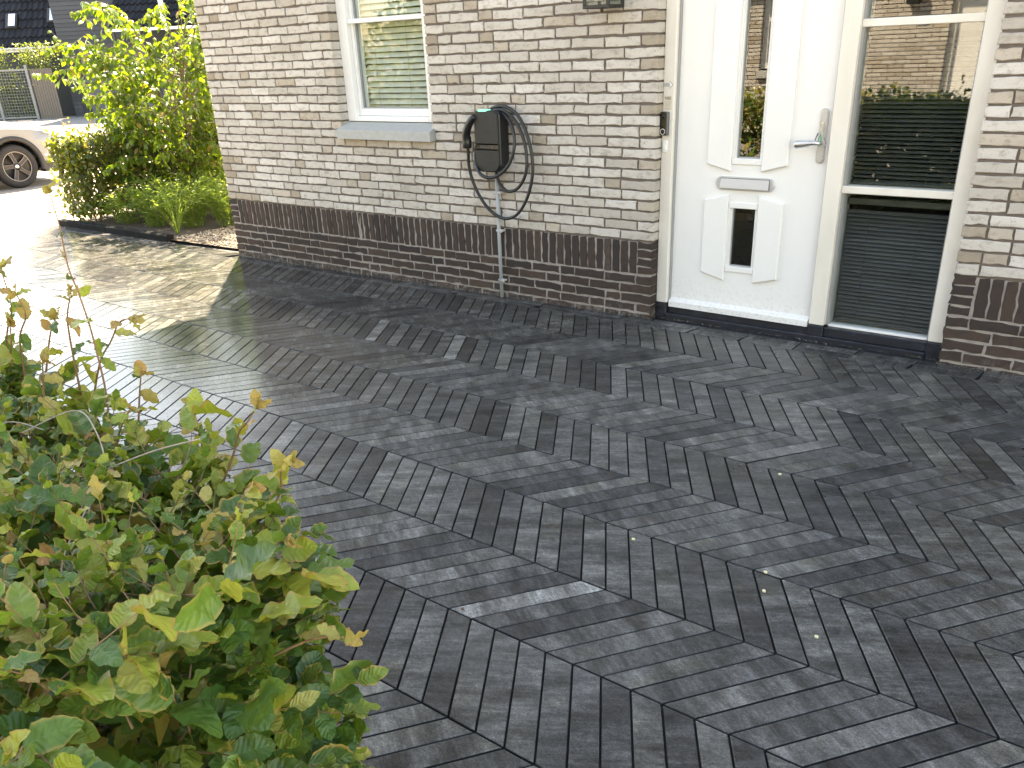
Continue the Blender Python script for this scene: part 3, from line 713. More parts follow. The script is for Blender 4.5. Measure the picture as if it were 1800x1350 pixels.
# ------------------------------------------------------------------ things on the wall
def text_part(name, txt, size, loc, mat, parent, depth=.0004, rotx=90):
    cu = bpy.data.curves.new(name, 'FONT'); cu.body = txt; cu.size = size; cu.extrude = depth; cu.align_x = 'CENTER'; cu.align_y = 'CENTER'
    t = bpy.data.objects.new('tmp_text', cu); COL.objects.link(t)
    bpy.context.view_layer.update()
    me = bpy.data.meshes.new_from_object(t.evaluated_get(bpy.context.evaluated_depsgraph_get())); bpy.data.objects.remove(t)
    me.materials.clear(); me.materials.append(mat); me.name = name
    return link(name, me, parent, loc, (R(rotx), 0, 0))
ch = empty('charging_station', (-1.12, -.05, .79), 'black wall charger with coiled cable on the pale brick wall', 'charger')
hx0, hx1, hz0, hz1 = -1.218, -1.022, .792, 1.144
part('housing', MB().prism(rrect(hx0, hx1, hz0, hz1, [.05, .05, .036, .036], 8), 'y', -.092, -.012, .006), M['black'], ch)
cv = part('front_cover', MB().prism(rrect(hx0+.0015, hx1-.007, .9525, hz1-.001, [.001, .001, .036, .036], 8), 'y', -.106, -.0922, .006), M['charger'], ch)
part('front_cover', MB().prism(rrect(hx0+.0015, hx1-.007, hz0+.001, .9255, [.05, .05, .001, .001], 8), 'y', -.106, -.0922, .006), M['charger'], ch)
sp = part('logo_strip', MB().prism(rrect(hx0+.004, hx1-.009, .9265, .9515, .001, 2), 'y', -.1025, -.0922, .001), M['gloss_black'], ch)
text_part('lettering', 'ENOVATES', .021, (-1.1225+1.12, -.1028+.05, .939-.79), plain('logo_grey', (.10, .10, .105), .4), ch)
part('light_bar', MB().prism(rrect(-1.176, -1.112, 1.1385, 1.1495, .003, 3), 'y', -.108, -.060, .001), M['led'], ch)
cb = MB(); CR = .0102
A = [(-1.095, -.055, .80), (-1.088, -.058, .765), (-1.06, -.062, .715), (-1.0, -.064, .680), (-.925, -.064, .700), (-.868, -.064, .765), (-.846, -.062, .85), (-.862, -.058, .965), (-.915, -.054, 1.065), (-.99, -.052, 1.128), (-1.07, -.046, 1.146), (-1.16, -.034, 1.115), (-1.222, -.040, 1.02), (-1.238, -.070, .92), (-1.222, -.100, .845), (-1.175, -.120, .785), (-1.105, -.122, .762), (-1.03, -.110, .780), (-.965, -.090, .840), (-.930, -.078, .925), (-.932, -.068, 1.0), (-.965, -.056, 1.07), (-1.03, -.045, 1.125), (-1.11, -.034, 1.135)]
cb.tube(spline(A, 7), CR, 10)
Bq = [(-1.292, -.085, .945), (-1.296, -.080, .89), (-1.304, -.072, .82), (-1.285, -.066, .73), (-1.235, -.062, .635), (-1.15, -.060, .55), (-1.04, -.058, .512), (-.94, -.056, .545), (-.862, -.054, .64), (-.818, -.052, .76), (-.812, -.050, .86), (-.835, -.048, .97), (-.885, -.044, 1.075), (-.955, -.040, 1.14), (-1.045, -.034, 1.165), (-1.13, -.028, 1.15), (-1.18, -.026, 1.11)]
cb.tube(spline(Bq, 7), CR, 10)
part('cable', cb, M['rubber'], ch, True)
cn = MB().tube(spline([(-1.205, -.105, 1.112), (-1.235, -.108, 1.085), (-1.268, -.105, 1.045), (-1.288, -.098, 1.005), (-1.292, -.092, .975)], 5), [.017, .0185, .0195, .0205, .0215, .022, .0225, .023, .0235, .024, .0245, .025, .0255, .0258, .026, .0262, .0264, .0265, .0266, .0267, .0268][:21], 12)
con = part('connector', cn, M['black'], ch, True)
cnb = MB().lathe([(0, -.002), (.0245, -.002), (.029, .002), (.029, .042), (.0275, .046), (.0275, .052), (.0285, .054), (.0285, .062), (.026, .066), (0, .066)], (-1.292, -.090, .928), 'z', 20)
cnb.v = [(v[0]+1.12, v[1]+.05, v[2]-.79) for v in cnb.v]
obj('plug_collar', cnb, M['gloss_black'] if False else M['black'], con, True)
pipe = empty('conduit', (-1.124, -.02, 0), 'grey plastic conduit running down from the wall charger', 'pipe')
part('tube', MB().tube([(-1.124, -.020, -.03), (-1.124, -.020, .40), (-1.122, -.021, .79)], .0118, 14), M['pvc'], pipe, True)
for z in (.105, .425, .66): part('clip', MB().box(-1.142, -1.092, -.030, 0.004, z-.006, z+.006, .002).box(-1.103, -1.094, -.034, -.02, z-.011, z+.011, .002), plain('clip_grey', (.5, .5, .5), .4), pipe)

lan = empty('wall_lantern', (-.27, 0, 1.62), 'black lantern with clear panes high on the brick wall beside the door', 'lantern')
lb = MB(); lx0, lx1, ly0, ly1, lz = -.352, -.192, -.185, -.03, 1.640
for x in (lx0, lx1-.016):
    for y in (ly0, ly1-.016): lb.box(x, x+.016, y, y+.016, lz+.016, lz+.30, .002)
for z in (lz, lz+.30):
    lb.box(lx0, lx1, ly0, ly0+.018, z, z+.016, .002); lb.box(lx0, lx1, ly1-.018, ly1, z, z+.016, .002); lb.box(lx0, lx0+.018, ly0+.018, ly1-.018, z, z+.016, .002); lb.box(lx1-.018, lx1, ly0+.018, ly1-.018, z, z+.016, .002)
lb.box(lx0+.05, lx1-.05, ly1, .006, lz+.06, lz+.24, .003); lb.box(lx0-.01, lx1+.01, ly0-.01, ly1+.005, lz+.318, lz+.335, .003)
part('frame', lb, M['black'], lan)
for a in ((lx0+.017, lx1-.017, ly0+.006, ly0+.008), (lx0+.017, lx1-.017, ly1-.010, ly1-.008)): part('pane', MB().box(*a, lz+.017, lz+.299), M['glass'], lan)
for a in ((lx0+.006, lx0+.008), (lx1-.008, lx1-.006)): part('pane', MB().box(*a, ly0+.018, ly1-.018, lz+.017, lz+.299), M['glass'], lan)
part('lamp_holder', MB().box(-.305, -.245, -.15, -.09, lz+.035, lz+.075, .004), plain('porcelain', (.75, .75, .72), .4), lan)
part('base_plate', MB().box(lx0+.019, lx1-.019, ly0+.019, ly1-.019, lz+.002, lz+.008), M['black'], lan)
part('bulb', MB().lathe([(.012, .0), (.013, .02), (.028, .06), (.030, .085), (.018, .11), (0, .116)], (-.275, -.12, lz+.075), 'z', 16), M['glass'], lan, True)
part('drip_knob', MB().lathe([(0, -.022), (.007, -.02), (.009, -.01), (.007, 0)], (-.275, -.118, lz), 'z', 12), plain('rusty_knob', (.06, .035, .025), .6), lan)

bell = empty('video_doorbell', (.022, FD, 1.014), 'black and grey video doorbell with a ringed button on the door frame', 'doorbell')
part('back_plate', MB().prism(rrect(-.002, .046, 1.014, 1.134, .006, 4), 'y', FD-.020, FD-.0002, .003), plain('doorbell_grey', (.12, .125, .13), .4), bell)
part('face', MB().prism(rrect(.0, .040, 1.016, 1.132, .005, 4), 'y', FD-.025, FD-.0202, .002), M['gloss_black'], bell)
part('camera_lens', MB().lathe([(0, -.006), (.008, -.005), (.0105, 0)], (.020, FD-.025, 1.112), 'y', 18), M['gloss_black'], bell, True)
part('button_ring', MB().lathe([(.0125, 0), (.0125, -.0012), (.0152, -.0012), (.0152, 0)], (.020, FD-.0252, 1.034), 'y', 24), plain('ring_white', (.7, .7, .7), .4), bell)
part('button', MB().lathe([(0, -.0018), (.011, -.0014), (.0115, 0)], (.020, FD-.0252, 1.034), 'y', 20), M['black'], bell)
btn = empty('bell_push', (.029, FD, .925), 'small white oval bell push under the video doorbell', 'doorbell')
part('plate', MB().prism(rrect(.0145, .0415, .924, .990, .0134, 8), 'y', FD-.010, FD-.0002, .003), M['winframe'], btn)
part('button', MB().prism(rrect(.020, .036, .935, .962, .0079, 6), 'y', FD-.014, FD-.0102, .002), M['winframe'], btn)
ar = empty('arrow_sticker', (.033, FD, 1.265), 'small grey arrow sticker high on the cream door frame', 'sticker')
part('shaft', MB().box(.004, .040, FD-.0010, FD-.0002, 1.2565, 1.2745), plain('arrow_grey', (.42, .43, .42), .4), ar)
part('arrow_outline', MB().prism([(.0405, 1.2465), (.062, 1.2655), (.0405, 1.2845)], 'y', FD-.0012, FD-.0002), M['sticker_grey'], ar)
part('arrow_head', MB().prism([(.0412, 1.2505), (.0575, 1.2655), (.0412, 1.2805)], 'y', FD-.0017, FD-.0013), M['white'], ar)
nee = empty('letter_sticker', (.033, FD, 1.17), 'cream no-junk-mail sticker reading NEE above the video doorbell', 'sticker')
part('paper', MB().box(.0085, .0585, FD-.0010, FD-.0002, 1.140, 1.212), M['sticker'], nee)
text_part('lettering', 'NEE', .020, (.0335-.033, -.0014, 1.1985-1.17), M['ink'], nee)
for zz, x0, x1 in ((1.183, .013, .053), (1.1755, .017, .050), (1.168, .020, .047), (1.161, .017, .049), (1.1475, .020, .046)): part('text_line', MB().box(x0, x1, FD-.0015, FD-.0011, zz-.0009, zz+.0009), M['sticker_grey'], nee)
key = empty('key_bunch', (.884, LY-.03, 1.07), 'bunch of keys with a green fob hanging from the door lock', 'keys')
part('key', MB().box(.8855, .8875, LY-.034, LY-.0205, 1.066, 1.080).prism(rrect(.8775, .8935, 1.046, 1.067, .0075, 5), 'y', LY-.0345, LY-.0325), M['steel'], key)
ring = [(.884+.0115*math.cos(t), LY-.034+.004*math.sin(t*1.0), 1.042+.0115*math.sin(t)) for t in [i*2*math.pi/16 for i in range(17)]]
part('ring', MB().tube(ring, .0010, 6, False), M['steel'], key)
part('key', MB().tube([(.8755, LY-.036, 1.040), (.868, LY-.038, 1.020), (.862, LY-.038, 1.000)], [.0035, .0028, .0018], 6), plain('brown_leather', (.10, .06, .05), .6), key)
part('fob', MB().tube(spline([(.888, LY-.036, 1.036), (.893, LY-.038, 1.015), (.892, LY-.040, .990), (.884, LY-.043, .984), (.881, LY-.042, 1.005), (.884, LY-.038, 1.030)], 4), .0032, 6), plain('green_cord', (.10, .30, .17), .5), key)
# fallen petals on the drive
for i, (x, y) in enumerate(((1.30, -2.32), (1.74, -2.27), (1.78, -2.37), (1.99, -2.50), (1.50, -1.60), (1.10, -2.95))):
    pts = []
    for a in range(7): rr_ = random.uniform(.004, .0075); pts.append((x+rr_*math.cos(a*.9), y+rr_*.7*math.sin(a*.9)))
    lab = ['dry yellow petal on the paver nearest the middle of the drive', 'dry yellow petal lying by the lower right pavers', 'pale petal beside another on the lower right pavers', 'pale petal nearest the right edge of the photograph', 'tiny pale petal below the front door', 'dark brown crumb on the lower middle pavers'][i]
    tag(obj('fallen_petal', MB().prism(pts, 'z', gz(x)+.0065, gz(x)+.0012), M['petal'] if i < 5 else M['bark']), lab, 'petal', 'debris on the drive')

gm_ = MB(); q9 = random.Random(4)
for _ in range(600):
    x = q9.uniform(-4.0, 2.4); y = -.004-abs(q9.gauss(0, .014)) if not (0 < x < 1.62) else .045-abs(q9.gauss(0, .02)); sz = q9.uniform(.0015, .0042); z = gz(x)+.001
    gm_.add([(x+sz, y, z), (x-sz, y, z), (x, y+sz, z), (x, y-sz, z), (x, y, z+sz*1.1)], [(0, 2, 4), (2, 1, 4), (1, 3, 4), (3, 0, 4)])
for _ in range(260):
    x = q9.uniform(-4.0, 2.4); y = -.003-abs(q9.gauss(0, .009)) if not (0 < x < 1.62) else .048-abs(q9.gauss(0, .012)); sz = q9.uniform(.003, .0075)*q9.random()**.5; z = gz(x)+.0005
    gm_.add([(x+sz, y, z), (x-sz, y, z), (x, y+sz*.6, z), (x, y-sz*.8, z), (x, y, z+sz*.8)], [(0, 2, 4), (2, 1, 4), (1, 3, 4), (3, 0, 4)])
for _ in range(260):
    x = q9.uniform(-2.5, 2.6); y = q9.uniform(-3.6, -.1); sz = q9.uniform(.0010, .0026); z = gz(x)+.001
    gm_.add([(x+sz, y, z), (x-sz, y, z), (x, y+sz, z), (x, y-sz, z), (x, y, z+sz)], [(0, 2, 4), (2, 1, 4), (1, 3, 4), (3, 0, 4)])
def mat_grit():
    k = NT('grit'); k.set(color=k.ramp(k.rand(), [(0, (.06, .052, .04)), (.45, (.14, .12, .095)), (.75, (.05, .06, .028)), (.92, (.12, .11, .09)), (1, (.36, .33, .28))]), rough=.9); return k.m
tag(obj('grit', gm_, mat_grit()), 'fine grit and crumbs scattered on the drive and along the wall foot', 'grit', kind='stuff')

# ------------------------------------------------------------------ foliage
def leaf_template(nu=12, L=1.0, W=.35, fold=.20, curl=.26, wave=.085, seed=0):
    rr = random.Random(seed); us = [(i/nu)**.92 for i in range(nu+1)]; vs = []; uv = []; fs = []
    ph = rr.uniform(0, 6); cv_ = curl*rr.uniform(.3, 1.5)*rr.choice((1, 1, -.6)); fo = fold*rr.uniform(.1, 1.6); tw = rr.uniform(-.8, .8); W = W*rr.uniform(.82, 1.12); bend = rr.uniform(-.12, .12)
    for i, u in enumerate(us):
        hw = W*(math.sin(math.pi*u**.90)**.58)*(1-.16*u*u) if 0 < u < .999 else .006
        for k_ in range(3):
            t = k_-1; edge = 1+(.05*(1 if i % 2 else -1)*rr.uniform(.3, 1.3) if 0 < i < nu else 0)
            x_ = t*hw*edge+bend*u*u; z_ = fo*abs(t)*hw*1.6+wave*math.sin(ph+u*16+(1.7 if t > 0 else 0))*abs(t)*math.sin(math.pi*u)-cv_*u*u
            a = tw*u; vs.append((u*L, x_*math.cos(a)-z_*math.sin(a)*.3, z_+x_*math.sin(a))); uv.append((u, (t+1)/2))
    for i in range(nu):
        for k_ in range(2): fs.append((i*3+k_, (i+1)*3+k_, (i+1)*3+k_+1, i*3+k_+1))
    return np.array(vs, float), np.array(fs, int), np.array(uv, float)
SIMPLE = (np.array([(0, 0, 0), (.28, -.26, .05), (.28, .26, .05), (.68, -.24, .0), (.68, .24, .0), (1, 0, -.16)], float), [(0, 1, 2), (1, 3, 4, 2), (3, 5, 4)])
NARROW = (np.array([(0, 0, 0), (.4, -.10, .03), (.4, .10, .03), (1, 0, -.18)], float), [(0, 1, 3), (0, 3, 2)])
def frames(d, n):
    d = d/np.linalg.norm(d, axis=1, keepdims=True); n = n-d*(n*d).sum(1, keepdims=True); ln = np.linalg.norm(n, axis=1, keepdims=True); n = np.where(ln < 1e-6, np.array([[0, 0, 1.]]), n/np.maximum(ln, 1e-6))
    return d, np.cross(n, d), n
def scatter(name, tmpl, pos, d, n, sc, mats, parent, mi=None, uvs=False, kind='stuff'):
    """one joined mesh of many leaves"""
    pos = np.asarray(pos); d, w, n = frames(np.asarray(d, float), np.asarray(n, float)); sc = np.asarray(sc)
    tl = tmpl if isinstance(tmpl, list) else [tmpl]; allv = []; loops = []; starts = []; tot = []; muv = []; base = 0; mis = []
    which = np.arange(len(pos)) % len(tl)
    for ti, t in enumerate(tl):
        idx = np.where(which == ti)[0]
        if not len(idx): continue
        tv = t[0]; V = pos[idx, None, :]+sc[idx, None, None]*(tv[None, :, 0:1]*d[idx, None, :]+tv[None, :, 1:2]*w[idx, None, :]+tv[None, :, 2:3]*n[idx, None, :])
        allv.append(V.reshape(-1, 3)); nv = len(tv)
        fl = [list(f) for f in t[1]]
        off = base+np.arange(len(idx))*nv
        for o_ii, o_ in enumerate(off):
            for f in fl: loops.extend([o_+q_ for q_ in f]); tot.append(len(f))
            if mi is not None: mis.extend([int(mi[idx[o_ii]])]*len(fl))
        if uvs:
            fu = np.array([t[2][q_] for f in fl for q_ in f]); muv.append(np.tile(fu, (len(idx), 1)))
        base += nv*len(idx)
    allv = np.concatenate(allv); me = bpy.data.meshes.new(name)
    me.vertices.add(len(allv)); me.vertices.foreach_set('co', allv.ravel())
    tot = np.array(tot); st_ = np.concatenate([[0], np.cumsum(tot)[:-1]])
    me.loops.add(len(loops)); me.loops.foreach_set('vertex_index', np.array(loops, dtype=np.int32))
    me.polygons.add(len(tot)); me.polygons.foreach_set('loop_start', st_.astype(np.int32)); me.polygons.foreach_set('loop_total', tot.astype(np.int32))
    if uvs: me.uv_layers.new(name='UVMap').data.foreach_set('uv', np.concatenate(muv).ravel())
    me.polygons.foreach_set('use_smooth', np.ones(len(tot), bool))
    for m in (mats if isinstance(mats, list) else [mats]): me.materials.append(m)
    if mis: me.polygons.foreach_set('material_index', np.array(mis, dtype=np.int32))
    me.update(); me.validate()
    o = link(name, me, parent)
    if kind: o['kind'] = kind
    return o
def unit(v): v = np.asarray(v, float); return v/np.linalg.norm(v)

# ---- the clipped beech hedge in front
hedge = empty('beech_hedge', (.6, -4.1, -.03), 'clipped beech hedge with yellowing leaves in the near left corner', 'hedge')
HL = np.array(hedge.location)
HX1, HY1, HR, HT = 1.70, -3.80, .36, .875
def outline(t):       # t: metres along the outline, 0 at the rounded corner's start on the front face, negative runs left
    if t < 0: return np.array([HX1-HR+t, HY1]), np.array([0, 1.])
    a = t/HR
    if a < math.pi/2: return np.array([HX1-HR+HR*math.sin(a), HY1-HR+HR*math.cos(a)]), np.array([math.sin(a), math.cos(a)])
    return np.array([HX1, HY1-HR-(t-HR*math.pi/2)]), np.array([1., 0])
LEAF = []; TW = MB(); hr = random.Random(11)
def rnd3(a): return np.array([hr.gauss(0, a) for _ in range(3)])
def twig(p, d, L, nleaf, size, young=0.0, rad=.0016, up=.75, stem=TW):
    p = np.array(p, float); d = unit(d); pts = [p]; c = p.copy(); dd = d.copy(); sg = 1
    for i in range(nleaf):
        dd = unit(dd+rnd3(.10)+np.array([0, 0, .05])); c = c+dd*L/nleaf; pts.append(c.copy())
        side_ = unit(np.cross(dd, [0, 0, 1.])+rnd3(.25)+1e-3)*sg; sg = -sg
        ld = unit(side_*1.0+dd*hr.uniform(.35, 1.0)+rnd3(.22)+np.array([0, 0, hr.uniform(-.35, .25)]))
        nn = unit(np.array([0, 0, up])+dd*.3+rnd3(.45))
        s = size*hr.uniform(.65, 1.2)*(1-.45*(i/max(1, nleaf-1))**2 if young else 1)
        LEAF.append((c.copy(), ld, nn, s, 1 if hr.random() < young*(i/nleaf+.15) else (2 if hr.random() < (.82 if c[2] < HT-.06 else .45) else 0)))
    LEAF.append((c.copy(), unit(dd+rnd3(.2)), unit(np.array([0, 0, 1.])+rnd3(.4)), size*(.5 if young else .8)*hr.uniform(.7, 1.1), 1 if hr.random() < young else 0))
    stem.tube(pts, [rad*(1-.6*i/(len(pts)-1)) for i in range(len(pts))], 5, False)
def in_plan(x, y): return y < HY1 and (x < HX1-HR or y < HY1-HR or (x-HX1+HR)**2+(y-HY1+HR)**2 < HR**2)
n_t = 0
while n_t < 820:       # top
    x, y = hr.uniform(-.2, HX1), hr.uniform(-4.7, HY1)
    if not in_plan(x, y): continue
    n_t += 1; twig((x, y, HT-hr.uniform(.03, .15)), np.array([hr.gauss(.05, .5), hr.gauss(.1, .5), .75]), hr.uniform(.08, .17), hr.randint(4, 7), hr.uniform(.040, .066), .12)
for _ in range(640):   # front face and right end
    t = hr.uniform(-1.4, HR*1.57+.55); (px_, py_), (nx_, ny_) = outline(t); dep = hr.uniform(.0, .10)
    z = hr.uniform(.06, HT-.02)
    twig((px_-nx_*dep, py_-ny_*dep, z), np.array([nx_+hr.gauss(0, .45), ny_+hr.gauss(0, .45), hr.uniform(-.1, .7)]), hr.uniform(.07, .15), hr.randint(4, 7), hr.uniform(.046, .076), .0)
for _ in range(170):   # deeper layer that closes the hedge
    t = hr.uniform(-1.3, HR*1.57+.5); (px_, py_), (nx_, ny_) = outline(t); dep = hr.uniform(.10, .22)
    twig((px_-nx_*dep, py_-ny_*dep, hr.uniform(.1, HT-.12)), rnd3(1)+np.array([nx_, ny_, .2]), .12, 4, .07)
shoots = {'a': [(0.965, -3.80, 0.80), (0.965, -3.76, 0.885), (0.982, -3.76, 1.025), (0.973, -3.76, 1.11), (0.959, -3.76, 1.16), (0.967, -3.76, 1.231), (0.965, -3.76, 1.289)],
 'b': [(0.819, -3.74, 0.88), (0.847, -3.74, 1.03), (0.888, -3.74, 1.09)], 'c': [(0.387, -3.72, 0.80), (0.483, -3.72, 0.948), (0.555, -3.72, 1.023), (0.559, -3.72, 1.109)],
 'd': [(0.662, -3.78, 0.86), (0.701, -3.78, 0.986), (0.766, -3.78, 1.048), (0.754, -3.78, 1.087)], 'e': [(0.792, -3.72, 0.82), (0.872, -3.71, 0.947), (0.944, -3.71, 1.006), (0.997, -3.71, 1.052), (1.045, -3.71, 1.065)],
 'f': [(1.155, -3.74, 0.74), (1.169, -3.7, 0.827), (1.177, -3.7, 0.87), (1.173, -3.7, 0.907), (1.19, -3.7, 0.928)], 'g': [(1.327, -3.79, 0.79), (1.356, -3.75, 0.882), (1.387, -3.75, 0.931), (1.412, -3.75, 0.952), (1.45, -3.75, 0.988)],
 'h': [(1.492, -3.84, 0.78), (1.514, -3.78, 0.863), (1.526, -3.78, 0.897), (1.539, -3.78, 0.922), (1.565, -3.78, 0.934)], 'i': [(1.50, -3.93, 0.75), (1.541, -3.9, 0.836), (1.574, -3.9, 0.899), (1.62, -3.9, 0.955)],
 'j': [(1.60, -3.93, 0.80), (1.66, -3.9, 0.875), (1.69, -3.9, 0.899)], 'k': [(0.997, -3.74, 0.79), (1.02, -3.72, 0.907), (1.048, -3.72, 0.958)], 'l': [(0.665, -3.74, 0.88), (0.706, -3.72, 0.983), (0.753, -3.72, 1.026)],
 'm': [(.50, -3.76, .83), (.56, -3.75, .93), (.60, -3.75, 1.0)], 'n': [(.86, -3.85, .83), (.90, -3.84, .94), (.93, -3.84, 1.0)], 'o': [(1.12, -3.86, .80), (1.15, -3.84, .90), (1.2, -3.83, .96)], 'p': [(1.66, -4.03, .72), (1.78, -3.96, .80), (1.84, -3.94, .82)], 'q': [(1.68, -4.18, .60), (1.82, -4.12, .66), (1.88, -4.10, .66)]}
for nm, P in shoots.items():
    sp_ = spline(P, 5); sm = MB(); L = len(sp_)
    sm.tube(sp_, [.0024*(1-.55*i/(L-1)) for i in range(L)], 6, True)
    obj('shoot', wrap(sm, hedge), M['twig'], hedge, True)
    sg = 1; stp = 3 if nm != 'a' else 3
    for i in range(3, L, stp):
        t = i/(L-1); c = np.array(sp_[i]); dd = unit(np.array(sp_[min(i+1, L-1)])-np.array(sp_[i-1]))
        sd = unit(np.cross(dd, [.5, .2, 1.])+rnd3(.5))*sg; sg = -sg
        s = (.050 if nm != 'a' else .036)*(1-.45*t)*hr.uniform(.75, 1.25)
        if nm == 'a' and t < .42: s = .055
        LEAF.append((c, unit(sd+dd*.7+rnd3(.3)), unit(np.array([0, 0, 1.])+rnd3(.6)), s, 1 if t > .55 and hr.random() < .75 else 0))
    c = np.array(sp_[-1])
    for q_ in range(3): LEAF.append((c, unit(unit(np.array(sp_[-1])-np.array(sp_[-3]))+rnd3(.6)), unit(rnd3(1)), hr.uniform(.022, .036), 1))
tmpls = [leaf_template(seed=i) for i in range(14)]
lmesh = {}
def lm(i, y):
    if (i, y) not in lmesh:
        v, f, u = tmpls[i]; me = bpy.data.meshes.new('leaf'); me.from_pydata([tuple(p) for p in v], [], [tuple(map(int, q_)) for q_ in f]); ul = me.uv_layers.new(name='UVMap')
        for lp in me.loops: ul.data[lp.index].uv = u[lp.vertex_index]
        me.polygons.foreach_set('use_smooth', [True]*len(me.polygons)); me.materials.append(M[('beech', 'beech_young', 'beech_green')[y]]); lmesh[(i, y)] = me
    return lmesh[(i, y)]
def lshow(l):
    X_, Y_, z = screen(l[0]+l[1]*l[3]*.5)
    if not (0 < X_ < 1800 and 250 < Y_ < 1360): return 0
    c = l[0]; inside = min(HT-c[2], min(HY1-c[1], HX1-c[0]))      # leaves buried in the hedge hardly show
    return l[3]/z*(1 if inside < .02 else .55 if inside < .06 else .2)
LEAF.sort(key=lambda l: -lshow(l))
for i, (c, d, n, s, y) in enumerate(LEAF[:300]):
    D_, W_, N_ = frames(d[None], n[None]); m = Matrix.Identity(4)
    for r_ in range(3): m[r_][0], m[r_][1], m[r_][2], m[r_][3] = D_[0][r_]*s, W_[0][r_]*s, N_[0][r_]*s, c[r_]-HL[r_]
    o = link('leaf', lm(i % 14, y), hedge); o.matrix_basis = m
rest = LEAF[300:]
scatter('foliage', tmpls, [l[0]-HL for l in rest], [l[1] for l in rest], [l[2] for l in rest], [l[3] for l in rest], [M['beech'], M['beech_young'], M['beech_green']], hedge, [l[4] for l in rest], True)
inn = []
for _ in range(5200):  # leaves inside the hedge
    x = hr.uniform(-.5, HX1-.08); y = hr.uniform(-4.72, HY1-.07)
    if not in_plan(x+.09, y+.06): continue
    inn.append((np.array((x, y, hr.uniform(.03, HT-.05)))-HL, rnd3(1), np.array([0, 0, .8])+rnd3(.5), hr.uniform(.06, .09)))
scatter('inner_foliage', SIMPLE, [a[0] for a in inn], [a[1] for a in inn], [a[2] for a in inn], [a[3] for a in inn], M['beech_green'], hedge)
# far run of the same hedge, outside the picture but mirrored in the door glass
fl = []
for _ in range(9000):
    x = hr.uniform(-3.4, -.1); f = hr.random()
    if f < .4: p = (x, hr.uniform(-4.6, HY1), HT-hr.random()**2*.15+hr.random()**4*.16)
    else: p = (x, HY1-hr.random()**1.3*.35+.03, hr.uniform(.02, HT))
    fl.append((np.array(p)-HL, rnd3(1)+np.array([0, .5, 0]), np.array([0, .4, .7])+rnd3(.4), hr.uniform(.045, .075)))
scatter('foliage', SIMPLE, [a[0] for a in fl], [a[1] for a in fl], [a[2] for a in fl], [a[3] for a in fl], M['beech_green'], hedge)
obj('twigs', wrap(TW, hedge), M['twig'], hedge)['kind'] = 'stuff'
stems = MB()
for _ in range(60):
    x = hr.uniform(-3.3, 1.6); y = hr.uniform(-4.4, -4.0); stems.tube(spline([(x, y, -.05), (x+hr.gauss(0, .05), y+hr.gauss(0, .05), .35), (x+hr.gauss(0, .12), y+hr.gauss(0, .12), .78)], 3), [.009, .008, .007, .006, .005, .004, .003], 6)
obj('stems', wrap(stems, hedge), M['bark'], hedge)['kind'] = 'stuff'
dt = MB()
for P in ([(.98, -3.93, .90), (1.05, -3.86, .935), (1.16, -3.88, .93), (1.27, -3.93, .90), (1.33, -4.0, .87), (1.42, -4.05, .82)], [(1.22, -3.95, .88), (1.33, -3.88, .93), (1.42, -3.84, .96)], [(1.33, -4.0, .88), (1.44, -4.1, .86), (1.55, -4.13, .80), (1.60, -4.12, .74)], [(1.0, -3.9, .9), (.93, -3.93, .91), (.95, -4.0, .90), (1.05, -4.02, .90)]):
    dt.tube(spline(P, 6), .0012, 5)
obj('dead_twig', wrap(dt, hedge), M['dead_twig'], hedge)

# ---- garden beside the house
edg = MB().prism([(.035, -.08), (.035, .052), (.045, .060), (.105, .060), (.115, .052), (.115, -.08)], 'x', -7.42, -5.28)
tag(obj('garden_edging', edg, M['edging']), 'low black edging along the garden bed', 'edging').rotation_euler = (0, -GT, R(-.3))
gb = MB(); gr = random.Random(5)
for _ in range(3800):
    x = gr.uniform(-5.32, -4.09); y = gr.uniform(.165, 1.5); s = gr.uniform(.006, .014); z = -.022+gr.random()*.012
    rx = [gr.uniform(.7, 1.2)*s for _ in range(6)]
    gb.add([(x+rx[0], y, z), (x-rx[1], y, z), (x, y+rx[2], z), (x, y-rx[3], z), (x, y, z+rx[4]*.7), (x, y, z-rx[5]*.7)], [(0, 2, 4), (2, 1, 4), (1, 3, 4), (3, 0, 4), (2, 0, 5), (1, 2, 5), (3, 1, 5), (0, 3, 5)])
def mat_gravel():
    k = NT('gravel'); k.set(color=k.ramp(k.rand(), [(0, (.20, .17, .13)), (.4, (.30, .26, .21)), (.8, (.38, .34, .28)), (1, (.16, .15, .13))]), rough=.85); return k.m
tag(obj('gravel', gb, mat_gravel()), 'beige gravel at the foot of the house corner', 'gravel', kind='stuff')

tree = empty('garden_tree', (-6.62, 1.28, -.04), 'many-stemmed small tree with glowing yellow-green leaves by the house corner', 'tree')
T0 = np.array(tree.location); tr = random.Random(21); trunk = MB(); tl = []
def tr3(a): return np.array([tr.gauss(0, a) for _ in range(3)])
tips = []
for i in range(7):
    a = i*2*math.pi/7+tr.uniform(-.3, .3); lean = tr.uniform(.12, .42); top = tr.uniform(1.0, 1.75)
    P = [np.array([.05*math.cos(a), .05*math.sin(a), 0]), np.array([lean*.45*math.cos(a), lean*.45*math.sin(a), top*.42]), np.array([lean*math.cos(a), lean*math.sin(a), top])]
    sp_ = [np.array(v) for v in spline([tuple(p) for p in P], 6)]; L = len(sp_); trunk.tube(sp_, [.019*(1-.6*k_/(L-1)) for k_ in range(L)], 7)
    for _ in range(25): tips.append((sp_[tr.randint(3, L-1)], a))
limbs = MB()
